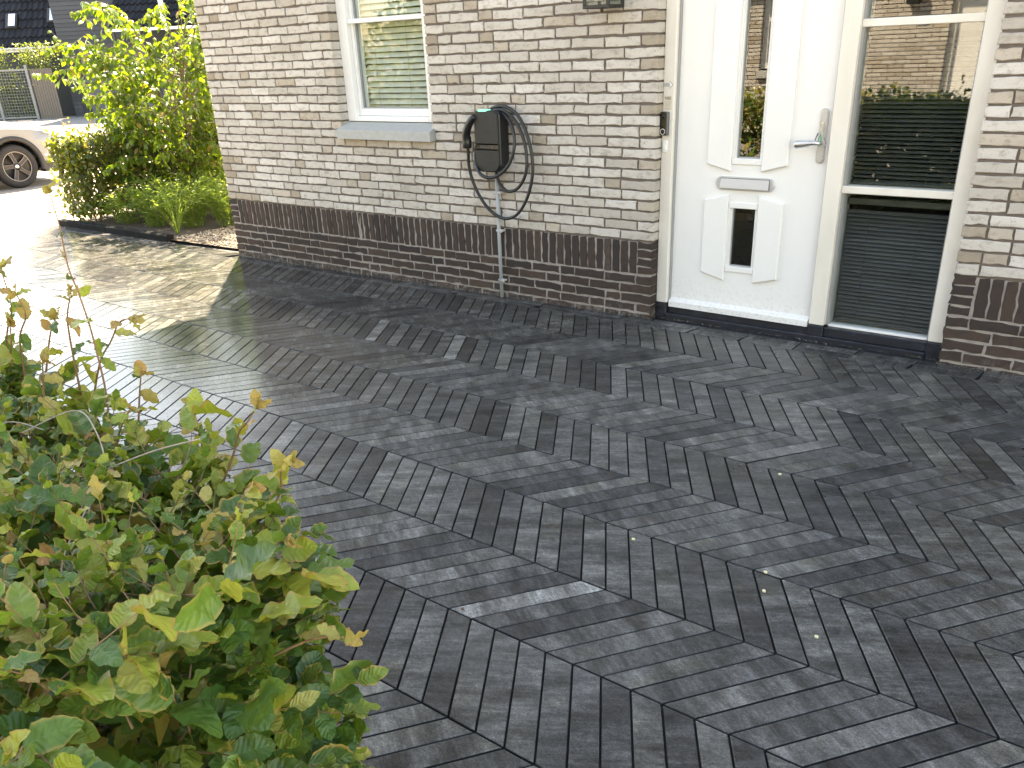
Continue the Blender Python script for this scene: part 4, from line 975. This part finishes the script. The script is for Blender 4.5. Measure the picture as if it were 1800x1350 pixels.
for (b0, a0) in tips:
    a = a0+tr.gauss(0, .9); L = tr.uniform(.35, .85); rise = tr.uniform(.0, .85)
    P = [b0, b0+np.array([math.cos(a)*L*.35, math.sin(a)*L*.35, rise*.55]), b0+np.array([math.cos(a)*L*.75, math.sin(a)*L*.75, rise*.75]), b0+np.array([math.cos(a)*L*1.05, math.sin(a)*L*1.05, rise*.68])]
    sp_ = [np.array(v) for v in spline([tuple(p) for p in P], 7)]; k_ = len(sp_); limbs.tube(sp_, [.006*(1-.75*i/(k_-1)) for i in range(k_)], 5, False)
    for i in range(4, k_):
        d = unit(sp_[min(i+1, k_-1)]-sp_[i-1])
        for sgn in (-1, 1):
            if tr.random() < .12: continue
            sd = unit(np.cross(d, [0, 0, 1])+1e-4)*sgn
            tl.append((sp_[i]+tr3(.012), unit(sd*.8+d*.5+np.array([0, 0, -.75])+tr3(.3)), unit(sd*.9+np.array([0, 0, .6])+tr3(.35)), tr.uniform(.055, .090)))
    for _ in range(3):      # side twigs
        i = tr.randint(5, k_-2); dd = unit(tr3(1)+np.array([math.cos(a)*.6, math.sin(a)*.6, .1])); q0 = sp_[i]; q1 = q0+dd*tr.uniform(.15, .35)+np.array([0, 0, -.03]); limbs.tube([q0, q1], [.003, .0012], 4, False)
        for t in np.linspace(.15, 1, 6):
            sgn = 1 if int(t*6) % 2 else -1; sd = unit(np.cross(dd, [0, 0, 1])+1e-4)*sgn
            tl.append((q0+(q1-q0)*t, unit(sd*.8+dd*.4+np.array([0, 0, -.8])+tr3(.3)), unit(sd+np.array([0, 0, .5])+tr3(.35)), tr.uniform(.050, .085)))
obj('trunk', trunk, M['bark'], tree, True); obj('limb', limbs, M['bark'], tree)
scatter('crown', SIMPLE, [a[0] for a in tl], [a[1] for a in tl], [a[2] for a in tl], [a[3] for a in tl], M['tree_leaf'], tree, kind=None)

gh = empty('garden_hedge', (-7.15, 1.2, -.04), 'backlit low beech hedge with orange shoots between the white car and the tree', 'hedge'); g0 = np.array(gh.location); ll = []; gst = MB(); gq = random.Random(31)
def g3(a): return np.array([gq.gauss(0, a) for _ in range(3)])
for _ in range(9500):
    f = gq.random(); y = gq.uniform(.18, 2.6)
    if f < .3: p = (gq.uniform(-7.42, -6.9), y, .80-gq.random()**2*.1+gq.random()**5*.12)
    elif f < .85: p = (-6.9-gq.random()**1.6*.48, y, gq.uniform(.03, .80))
    else: p = (gq.uniform(-7.42, -6.9), .16+gq.random()**2*.2, gq.uniform(.04, .80))
    if p[2] < .45 and gq.random() < .35: continue
    ll.append((np.array(p)-g0, g3(1), np.array([.4, -.1, .8])+g3(.5), gq.uniform(.04, .068)))
for _ in range(60):
    y = gq.uniform(.18, 2.4); x = gq.uniform(-7.4, -6.95); gst.tube(spline([(x, y, -.04), (x+gq.gauss(0, .05), y+gq.gauss(0, .05), .4), (x+gq.gauss(0, .08), y+gq.gauss(0, .08), .78)], 3), [.008, .007, .006, .005, .005, .004, .003], 5)
for _ in range(3600): ll.append((np.array((gq.uniform(-7.34, -6.98), gq.uniform(.26, 2.6), gq.uniform(.05, .72)))-g0, g3(1), np.array([.2, 0, .8])+g3(.5), gq.uniform(.06, .085)))
yl = []
for _ in range(46):
    y = gq.uniform(.15, 2.3); x = gq.uniform(-7.42, -6.95); h = gq.uniform(.08, .24); a = np.array([x, y, .78]); b_ = a+np.array([gq.gauss(0, .04), gq.gauss(0, .04), h]); gst.tube([a, b_], [.002, .001], 4, False)
    for t in (.5, .7, .85, 1): yl.append((a+(b_-a)*t-g0, g3(1)+np.array([0, 0, .6]), g3(1), gq.uniform(.02, .042)))
obj('stems', wrap(gst, gh), M['bark'], gh)['kind'] = 'stuff'
scatter('foliage', SIMPLE, [a[0] for a in ll], [a[1] for a in ll], [a[2] for a in ll], [a[3] for a in ll], M['hedge_leaf'], gh, kind=None)
scatter('young_foliage', SIMPLE, [a[0] for a in yl], [a[1] for a in yl], [a[2] for a in yl], [a[3] for a in yl], M['beech_young'], gh, kind=None)

def herb(x, y, h, r, n, label, mat='herb', seed=0, flowers=None, nl=15):
    rt = empty('perennial_plant', (x, y, -.03), label, 'plant', 'perennials in the garden bed'); q = random.Random(seed); stm = MB(); lv_ = []; fw_ = []
    for _ in range(n):
        a = q.uniform(0, 6.283); b0 = np.array([math.cos(a), math.sin(a), 0])*r*.35*q.random(); e = np.array([math.cos(a), math.sin(a), 0])*r*q.uniform(.3, 1.05)+np.array([0, 0, h*q.uniform(.55, 1.1)*(1-.18*q.random())])
        m_ = (b0+e)/2+np.array([0, 0, h*.14]); pts = [np.array(v) for v in spline([tuple(b0), tuple(m_), tuple(e)], 4)]; stm.tube(pts, .0016, 4, False)
        for i in range(nl):
            t = q.uniform(.2, 1); k_ = min(len(pts)-2, int(t*(len(pts)-1))); p = pts[k_]+(pts[k_+1]-pts[k_])*q.random()
            lv_.append((p, np.array([q.gauss(0, 1), q.gauss(0, 1), q.uniform(-.1, .9)]), np.array([q.gauss(0, .4), q.gauss(0, .4), .8]), q.uniform(.035, .075)))
        if flowers and q.random() < .22: fw_.append((e+np.array([0, 0, .01]), np.array([q.gauss(0, 1), q.gauss(0, 1), .1]), np.array([0, 0, 1.]), .03))
    obj('stems', stm, M['herb'], rt); scatter('foliage', NARROW, [a[0] for a in lv_], [a[1] for a in lv_], [a[2] for a in lv_], [a[3] for a in lv_], M[mat], rt, kind=None)
    if fw_:
        P_ = []; 
        for p, d, n_, s in fw_:
            for k_ in range(5): an = k_*1.2566; P_.append((p, np.array([math.cos(an), math.sin(an), .25]), n_, s*.62))
        scatter('petals', SIMPLE, [a[0] for a in P_], [a[1] for a in P_], [a[2] for a in P_], [a[3] for a in P_], M[flowers], rt, kind=None)
herb(-6.55, .42, .36, .30, 55, 'loose plant with lilac flowers at the left end of the flower bed', seed=1, flowers='lilac_petal')
herb(-6.10, .50, .44, .34, 85, 'bushy green perennial just left of the middle of the flower bed', seed=2)
herb(-5.70, .62, .50, .36, 110, 'tallest bushy perennial in the middle of the flower bed', seed=3, flowers='white_petal')
herb(-5.38, .86, .50, .36, 110, 'bushy perennial right of the middle of the flower bed', seed=4)
herb(-5.10, 1.12, .46, .34, 90, 'dark green perennial nearest the house corner', seed=5)
herb(-6.35, .88, .50, .36, 70, 'airy plant with white flowers behind the flower bed', seed=6, flowers='white_petal')
herb(-5.95, 1.15, .55, .38, 80, 'green perennial at the foot of the small tree', seed=7)
og = empty('ornamental_grass', (-5.46, .30, -.03), 'tuft of long arching grass blades behind the black edging', 'plant'); q5 = random.Random(9); gbld = MB()
for _ in range(34):
    a = q5.uniform(0, 6.283); L = q5.uniform(.3, .75); le = q5.uniform(.12, .5)
    P = [np.array((0, 0, 0)), np.array((math.cos(a)*le*.35, math.sin(a)*le*.35, L*.6)), np.array((math.cos(a)*le, math.sin(a)*le, L*q5.uniform(.6, 1)))]
    sp_ = [np.array(v) for v in spline([tuple(p) for p in P], 5)]; w_ = np.array((-math.sin(a), math.cos(a), 0))*.003; vs = []; fs = []
    for i, p in enumerate(sp_): f = 1-.85*i/(len(sp_)-1); vs += [tuple(p-w_*f), tuple(p+w_*f)]
    for i in range(len(sp_)-1): fs.append((2*i, 2*i+1, 2*i+3, 2*i+2))
    gbld.add(vs, fs)
obj('blades', gbld, M['herb'], og)

# invented shrub out of view, hides the bright street mirrored in the window panes
srb = empty('screen_shrub', (-7.0, -5.9, -.05), 'unseen tall green shrub added to dim the street mirrored in the window panes', 'shrub'); qs = random.Random(77); sl_ = []; sst = MB()
for _ in range(7000):
    v = unit([qs.gauss(0, 1) for _ in range(3)])*qs.random()**.35; sl_.append((np.array([v[0]*1.9, v[1]*.8, 1.25+v[2]*1.2]), np.array([qs.gauss(0, 1) for _ in range(3)]), np.array([qs.gauss(0, .5), .3, .7]), qs.uniform(.07, .13)))
for _ in range(9): a = qs.uniform(0, 6.28); sst.tube([(0.1*math.cos(a), .1*math.sin(a), 0), (.4*math.cos(a), .3*math.sin(a), .9), (1.0*math.cos(a), .5*math.sin(a), 1.7)], [.02, .014, .006], 6)
obj('stems', sst, M['bark'], srb)['kind'] = 'stuff'; scatter('foliage', SIMPLE, [a[0] for a in sl_], [a[1] for a in sl_], [a[2] for a in sl_], [a[3] for a in sl_], M['far_leaf'], srb, kind=None)

# ------------------------------------------------------------------ the parked car (nose to +y, its right side towards us)
car = empty('parked_car', (-13.66, 2.13, -.222), 'pearl white car parked nose-right on the sunlit street', 'car')
def car_paint():
    k = NT('pearl_paint'); k.set(color=(.20, .204, .208), metal=.2, rough=.32, coat=.6, coatr=.06); return k.m
paint = car_paint(); trim = plain('black_cladding', (.028, .028, .029), .6, bump=.0005); tyre_m = plain('tyre_rubber', (.022, .022, .023), .8, var=.15); dglass = plain('car_glass', (.012, .014, .016), .06); chrome = plain('alloy_face', (.66, .66, .67), .25, metal=.85); rim_edge = plain('alloy_edge', (.22, .22, .22), .35, metal=.6); rimd = plain('rim_dark', (.02, .02, .022), .35)
ST = [(.92, .40, .32, .56, .60), (.89, .60, .29, .64, .68), (.80, .76, .25, .72, .77), (.62, .85, .23, .80, .86), (.36, .885, .22, .86, .935), (0, .90, .22, .90, .985), (-.45, .905, .22, .925, 1.02), (-.78, .905, .22, .94, 1.05), (-1.05, .905, .22, .945, 1.22), (-1.45, .905, .22, .95, 1.47), (-1.9, .905, .22, .955, 1.56), (-2.6, .905, .22, .96, 1.57), (-3.1, .90, .22, .97, 1.50), (-3.42, .87, .26, .98, 1.28), (-3.55, .80, .32, .92, 1.0)]
vs = []; fs = []; NP = 0
for (y, w, zb, zs, zt) in ST:
    cab = max(0, min(1, (zt-1.05)/.4)); wr = w*(.86-.18*cab)
    half = [(w*.86, zb), (w*.975, zb+.07), (w, zb+(zs-zb)*.42), (w*.998, zb+(zs-zb)*.72), (w*.975, zs-.02), (w*.93, zs+.015), (wr, zs+(zt-zs)*.78), (wr*.9, zt-.015), (wr*.55, zt), (0, zt+.012)]
    ring = [(x, y, z) for x, z in half]+[(-x, y, z) for x, z in reversed(half[:-1])]; NP = len(ring); vs += ring
for i in range(len(ST)-1):
    for j in range(NP):
        k = (j+1) % NP; fs.append((i*NP+j, i*NP+k, (i+1)*NP+k, (i+1)*NP+j))
fs += [tuple(range(NP)), tuple(reversed(range((len(ST)-1)*NP, len(ST)*NP)))]
body = obj('body', MB().add(vs, [tuple(reversed(f)) for f in fs]), paint, car, True)
WR, WB = .325, -2.62
for (yy) in (0, WB):
    for sd in (1, -1):
        cut_ = obj('tmp_cut', MB().lathe([(0, -.2), (.385, -.2), (.385, .2), (0, .2)], (sd*.86, yy, WR), 'x', 40), trim, car)
        md = body.modifiers.new('b', 'BOOLEAN'); md.object = cut_; md.operation = 'DIFFERENCE'; md.solver = 'EXACT'
bpy.context.view_layer.update()
bm_ = bpy.data.meshes.new_from_object(body.evaluated_get(bpy.context.evaluated_depsgraph_get())); body.modifiers.clear(); body.data = bm_; body.data.name = 'body'
for o in [o for o in car.children if o.name.startswith('tmp_cut')]: bpy.data.objects.remove(o)
while len(body.data.materials) > 1: body.data.materials.pop()
body.data.polygons.foreach_set('material_index', [0]*len(body.data.polygons)); body.data.polygons.foreach_set('use_smooth', [True]*len(body.data.polygons))
try:
    body.data.set_sharp_from_angle(angle=R(38))
except Exception: pass
for yy in (0, WB):
    for sd in (1, -1):
        w = empty('wheel', (sd*.80, yy, WR)); w.parent = car
        obj('tyre', MB().lathe([(.225, -.10), (.29, -.105), (.316, -.09), (.325, -.05), (.325, .05), (.316, .09), (.29, .105), (.235, .098), (.225, .09)], (0, 0, 0), 'x', 40), tyre_m, w, True)
        rm = MB().lathe([(0, .02), (.05, .03), (.20, .02), (.226, .06), (.228, -.09)], (0, 0, 0), 'x', 40)
        obj('rim', rm, rimd, w, True)
        obj('rim_lip', MB().lathe([(.213, sd*.082), (.228, sd*.088), (.231, sd*.08)], (0, 0, 0), 'x', 40), rim_edge, w, True)
        for k in range(5):
            a = R(90+72*k+10); sp_b = MB()
            for (da, ww, mt) in ((.0, .030, 0),):
                ca, sa = math.cos(a), math.sin(a); P = []
                for (r_, off, hw) in ((.045, 0, .026), (.14, .012, .024), (.222, .03, .034)):
                    cx_, cz_ = ca*r_-sa*off, sa*r_+ca*off; P.append(((cx_+sa*hw, cz_-ca*hw), (cx_-sa*hw, cz_+ca*hw)))
                poly = [p[0] for p in P]+[p[1] for p in reversed(P)]
                sp_b.prism(poly, 'x', sd*.078, sd*.03, .004)
            obj('spoke', sp_b, rimd, w)
            ed = MB()
            for sgn in (0, 1):
                pts_ = [(sd*.081, p[sgn][0], p[sgn][1]) for p in P]; ed.tube(pts_, .0042, 5)
            obj('spoke_edge', ed, rim_edge, w)
        obj('hub_cap', MB().lathe([(0, sd*.088), (.028, sd*.086), (.034, sd*.075)], (0, 0, 0), 'x', 20), chrome, w, True)
        # black arch cladding
        ac = []; 
        for i in range(25):
            a = R(-12+204*i/24); ac.append(a)
        prof_in = [(math.cos(a)*.383, WR+math.sin(a)*.383) for a in ac]; prof_out = [(math.cos(a)*.448, WR+math.sin(a)*.448) for a in ac]
        vs = []; fs = []
        for (pi_, po_) in zip(prof_in, prof_out):
            vs += [(sd*.845, pi_[0]+yy, pi_[1]), (sd*.918, pi_[0]+yy, pi_[1]), (sd*.914, po_[0]+yy, po_[1]), (sd*.80, po_[0]*1.01+yy, po_[1])]
        for i in range(24):
            for k in range(3): fs.append((i*4+k, (i+1)*4+k, (i+1)*4+k+1, i*4+k+1))
        obj('arch_trim', MB().add(vs, fs), trim, car, True)
obj('sill_trim', MB().box(.86, .912, WB+.43, -.43, .20, .34, .01).box(-.912, -.86, WB+.43, -.43, .20, .34, .01), trim, car)
fbx = MB()
for y0, x0, x1 in ((.45, .78, .895), (.66, .70, .852), (.80, .55, .775), (.87, .30, .64)):
    pass
fb = [(.905, .42), (.862, .62), (.785, .80), (.62, .905), (.40, .945), (0, .955)]
ring = fb+[(-x, y) for x, y in reversed(fb[:-1])]
vs = [(x, y, .20) for x, y in ring]+[(x, y, .345) for x, y in ring]; n_ = len(ring)
obj('bumper_trim', MB().add(vs, [(i, i+1, n_+i+1, n_+i) for i in range(n_-1)]+[tuple(range(n_))]), trim, car)
for sd in (1, -1):
    hl = [(sd*.845, .56, .775), (sd*.872, .50, .835), (sd*.80, .70, .81), (sd*.66, .86, .745), (sd*.70, .845, .70), (sd*.80, .74, .725)]
    hl2 = [(x+sd*.016, y+.016, z+.004) for x, y, z in hl]
    obj('headlight', MB().add(hl+hl2, [(6, 7, 8, 9, 10, 11)]+[(i, (i+1) % 6, 6+(i+1) % 6, 6+i) for i in range(6)]), plain('lamp_lens', (.55, .58, .62), .08, metal=.5, var=.25, scale=40), car)
    obj('fog_light', MB().box(sd*.70-.05, sd*.70+.05, .845, .915, .40, .50, .01), chrome, car)
    for (y0, y1) in ((-1.12, -1.95), (-2.02, -3.0)):
        obj('side_window', MB().add([(sd*.868, y0, 1.0), (sd*.868, y1, 1.0), (sd*.735, y1, 1.43), (sd*.735, y0-.30*(y0 > -2), 1.43)], [(0, 1, 2, 3)]), dglass, car)
    obj('wing_mirror', MB().box(sd*1.0-.09, sd*1.0+.09, -1.12, -1.0, .98, 1.13, .03), paint, car)
obj('windscreen', MB().add([(-.66, -.85, 1.10), (.66, -.85, 1.10), (.56, -1.47, 1.50), (-.56, -1.47, 1.50)], [(0, 1, 2, 3)]), dglass, car)
obj('bonnet_line', MB().tube([(.80, .62, .855), (.845, .30, .915), (.86, 0, .95), (.865, -.5, .985), (.86, -.75, 1.0)], .004, 5), trim, car)

# ------------------------------------------------------------------ far side of the street
US = np.array([.7705, .6375, 0]); VS = np.array([-.6375, .7705, 0]); C0 = np.array([CAM.x, CAM.y, 0])
def BG(s, d, z): p = C0+US*s+VS*d; return (p[0], p[1], z)
def bgmb(mb): mb.v = [BG(v[0], v[1], v[2]) for v in mb.v]; mb.f = [tuple(f) for f in mb.f]; return mb
DH = 36.2; GZ = -.23
def mat_siding(name, c0, c1):
    k = NT(name); k.set(color=k.ramp(k.rand(), [(0, c0), (1, c1)]), rough=.85, spec=.15, normal=k.bump(k.noise(14, detail=4), .003)); return k.m
sid = mat_siding('grey_boards', (.050, .054, .062), (.070, .075, .085)); tile = mat_siding('dark_tile', (.014, .016, .021), (.022, .025, .032)); wht = plain('white_trim', (.75, .75, .73), .5); gdoor = plain('garage_grey', (.075, .08, .09), .6)
th_ = empty('timber_house', BG(-14, DH, GZ), 'dark timber-clad house with tiled roof across the street', 'house')
TL = Vector(th_.location)
def bpart(name, mb, mat, root=th_, smooth=False, kind=None):
    o = part(name, bgmb(mb), mat, root, smooth)
    if kind: o['kind'] = kind
    return o
wm = MB(); wm.box(-15.75, -9.0, DH+.02, DH+6, GZ, 6.5); wm.box(-20.5, -15.9, DH+.9, DH+6, GZ, 2.4); bpart('wall', wm, plain('wall_core', (.05, .055, .06), .8))
bm2 = MB(); z = GZ+.02; kk = 0
while z < 6.3:
    segs = [(-15.75, -9.0)] if z > 2.0 else [(-15.75, -15.44), (-12.55, -9.0)]
    for a, c in segs: bm2.add([(a, DH+.012, z+.125), (c, DH+.012, z+.125), (c, DH-.012, z), (a, DH-.012, z), (a, DH+.02, z), (c, DH+.02, z)], [(0, 1, 2, 3), (3, 2, 5, 4)])
    z += .135; kk += 1
bpart('siding', bm2, sid, kind='stuff')
bpart('door_recess', MB().box(-15.44, -15.12, DH+.0, DH+.05, GZ, 2.0), plain('recess', (.012, .014, .022), .6))
gd = MB()
for i in range(4): gd.box(-15.10, -12.56, DH-.005, DH+.03, GZ+.02+i*.555, GZ+.02+i*.555+.545, .006)
bpart('garage_door', gd, gdoor)
bpart('lintel', MB().box(-15.15, -12.5, DH-.02, DH+.018, 2.0, 2.03), trim)
# left wing roof: pan tiles
rt_ = MB(); e0, ez = DH+.55, 2.20; x0 = -21.0; x1 = -15.86; NR = 16; tw_ = .21
rise, run = .30, .21
for r_ in range(NR):
    ya, za = e0+r_*run, ez+r_*rise; yb, zb = ya+run*1.05, za+rise*1.05+.0
    n = int((x1-x0)/tw_)
    for i in range(n):
        xa = x0+i*tw_; prof = [(0, .0), (.06, -.022), (.12, -.012), (.165, .030), (tw_, .012)]
        vs = [(xa+p, ya-.028*1, za+h+.03) for p, h in prof]+[(xa+p, yb, zb+h-.012) for p, h in prof]
        rt_.add(vs, [(j, j+1, 6+j, 5+j) for j in range(4)]+[])
rfo = bpart('roof', rt_, tile, smooth=False)
bpart('roof_underlay', MB().add([(x0, e0+.02, ez-.03), (x1, e0+.02, ez-.03), (x1, e0+NR*run, ez-.03+NR*rise), (x0, e0+NR*run, ez-.03+NR*rise)], [(0, 1, 2, 3)]), plain('roof_felt', (.012, .012, .014), .9))
vg = MB(); vg.add([(-15.86, e0-.05, ez-.1), (-15.70, e0-.05, ez-.1), (-15.70, e0+NR*run, ez-.1+NR*rise), (-15.86, e0+NR*run, ez-.1+NR*rise), (-15.86, e0-.05, ez+.08), (-15.70, e0-.05, ez+.08), (-15.70, e0+NR*run, ez+.08+NR*rise), (-15.86, e0+NR*run, ez+.08+NR*rise)], [(0, 1, 5, 4), (4, 5, 6, 7), (1, 2, 6, 5), (0, 4, 7, 3)])
bpart('verge_board', vg, trim)
bpart('fascia', MB().box(-21, -15.72, e0-.16, e0-.06, 2.03, 2.16, .01), wht); bpart('gutter', MB().box(-21, -15.75, e0-.26, e0-.17, 2.10, 2.18, .02), plain('zinc', (.45, .45, .45), .4))
for (sx0, zz) in ((-16.42, 2.93), (-17.95, 2.80)):
    r0 = (zz-ez)/rise; ya = e0+r0*run; f = MB()
    f.add([(sx0, ya-.10, zz+.06), (sx0+.42, ya-.10, zz+.06), (sx0+.42, ya+.22, zz+.52), (sx0, ya+.22, zz+.52), (sx0, ya, zz), (sx0+.42, ya, zz), (sx0+.42, ya+.32, zz+.46), (sx0, ya+.32, zz+.46)], [(0, 1, 2, 3), (0, 4, 5, 1), (1, 5, 6, 2), (2, 6, 7, 3), (3, 7, 4, 0)])
    sk = bpart('skylight', f, trim)
    pz = MB().add([(sx0+.12, ya-.085, zz+.10), (sx0+.37, ya-.085, zz+.10), (sx0+.37, ya+.20, zz+.50), (sx0+.12, ya+.20, zz+.50)], [(0, 1, 2, 3)])
    pz.v = [(v[0], v[1]-.02, v[2]+.012) for v in pz.v]; o = obj('pane', wrap(bgmb(pz), th_), plain('skylight_glass', (.75, .78, .8), .1, metal=.7), sk)
# porch roof on the right with white rails and downpipe
pr_ = MB()
for r_ in range(4):
    ya, za = DH-1.2+r_*.25, 2.62+r_*.24; n = int(3.6/tw_)
    for i in range(n):
        xa = -13.35+i*tw_; prof = [(0, .0), (.06, -.022), (.12, -.012), (.165, .030), (tw_, .012)]
        pr_.add([(xa+p, ya-.03, za+h+.03) for p, h in prof]+[(xa+p, ya+.26, za+.25+h-.01) for p, h in prof], [(j, j+1, 6+j, 5+j) for j in range(4)])
bpart('porch_underlay', MB().add([(-13.35, DH-1.18, 2.60), (-9.8, DH-1.18, 2.60), (-9.8, DH-.2, 3.54), (-13.35, DH-.2, 3.54)], [(0, 1, 2, 3)]), plain('porch_felt', (.012, .012, .014), .9)); bpart('porch_roof', pr_, tile); bpart('porch_fascia', MB().box(-13.4, -9.7, DH-1.32, DH-1.24, 2.50, 2.59).box(-13.4, -9.7, DH-.22, DH-.12, 3.56, 3.64), wht)
bpart('downpipe', MB().box(-11.45, -11.30, DH-1.30, DH-1.18, 2.60, 4.6, .02), wht)
bpart('porch_post', MB().box(-13.3, -13.18, DH-1.3, DH-1.2, GZ, 2.5).box(-9.9, -9.78, DH-1.3, DH-1.2, GZ, 2.5), trim)
# garden gate of boards and a mesh fence panel overgrown with a climber
gw = plain('weathered_boards', (.135, .112, .095), .85, var=.15, scale=8); gm = plain('galvanised_post', (.20, .20, .20), .6)
FDH = 35.6
gate = empty('garden_gate', BG(-16.4, FDH, GZ), 'weathered wooden board gate beside the dark timber house', 'gate')
for i in range(9): bpart('board', MB().box(-16.78+i*.090, -16.78+i*.090+.080, FDH-.012, FDH+.012, GZ+.02, 1.46+.01*(i % 2)), gw, gate)
bpart('gate_rail', MB().box(-16.78, -15.98, FDH+.014, FDH+.05, .1, .18).box(-16.78, -15.98, FDH+.014, FDH+.05, 1.15, 1.23), gw, gate)
fen = empty('mesh_fence', BG(-17.5, FDH, GZ), 'grey steel mesh fence panel left of the board gate', 'fence')
for s in (-18.16, -16.88, -19.5): bpart('post', MB().box(s-.045, s+.045, FDH-.05, FDH+.05, GZ-.05, 1.60), gm, fen)
bpart('rail', MB().box(-19.5, -16.9, FDH-.03, FDH+.03, 1.42, 1.48).box(-19.5, -16.9, FDH-.03, FDH+.03, GZ+.08, GZ+.13), gm, fen)
mw = MB()
for i in range(26): s = -19.45+i*.10; mw.box(s, s+.008, FDH-.005, FDH+.003, GZ+.13, 1.42)
for i in range(16): z = GZ+.18+i*.10; mw.box(-19.5, -16.9, FDH-.012, FDH-.006, z, z+.009)
bpart('wire', mw, gm, fen)
def climber(label, s0, s1, z0, z1, d, n, seed):
    rt = empty('climbing_plant', BG((s0+s1)/2, d, GZ), label, 'plant'); q = random.Random(seed); L0 = np.array(rt.location); lv_ = []
    blobs = [(q.uniform(s0, s1), q.uniform(z0, z1), q.uniform(.12, .35)) for _ in range(16)]
    for _ in range(n):
        s, z, r_ = q.choice(blobs); p = BG(s+q.gauss(0, r_), d+q.gauss(0, .16), min(z1+.12, max(z0, z+q.gauss(0, r_))))
        lv_.append((np.array(p)-L0, np.array([q.gauss(0, 1) for _ in range(3)]), np.array([q.gauss(0, .6), q.gauss(0, .6)-.3, .8]), q.uniform(.05, .11)))
    st_ = MB()
    for _ in range(6): s = q.uniform(s0, s1); st_.tube([BG(s, d, GZ), BG(s+q.gauss(0, .1), d, (z0+z1)/2), BG(s+q.gauss(0, .3), d, z1)], .01, 5)
    obj('stems', wrap(st_, rt), M['bark'], rt).__setitem__('kind', 'stuff'); scatter('foliage', SIMPLE, [a[0] for a in lv_], [a[1] for a in lv_], [a[2] for a in lv_], [a[3] for a in lv_], M['far_leaf'], rt, kind=None)
climber('leafy shrub behind the mesh fence panel', -19.6, -17.0, GZ, 1.3, FDH+.5, 2600, 3)
climber('green climber on top of the fence and gate below the tiled roof', -18.6, -16.0, 1.45, 2.15, FDH+.35, 1500, 4)
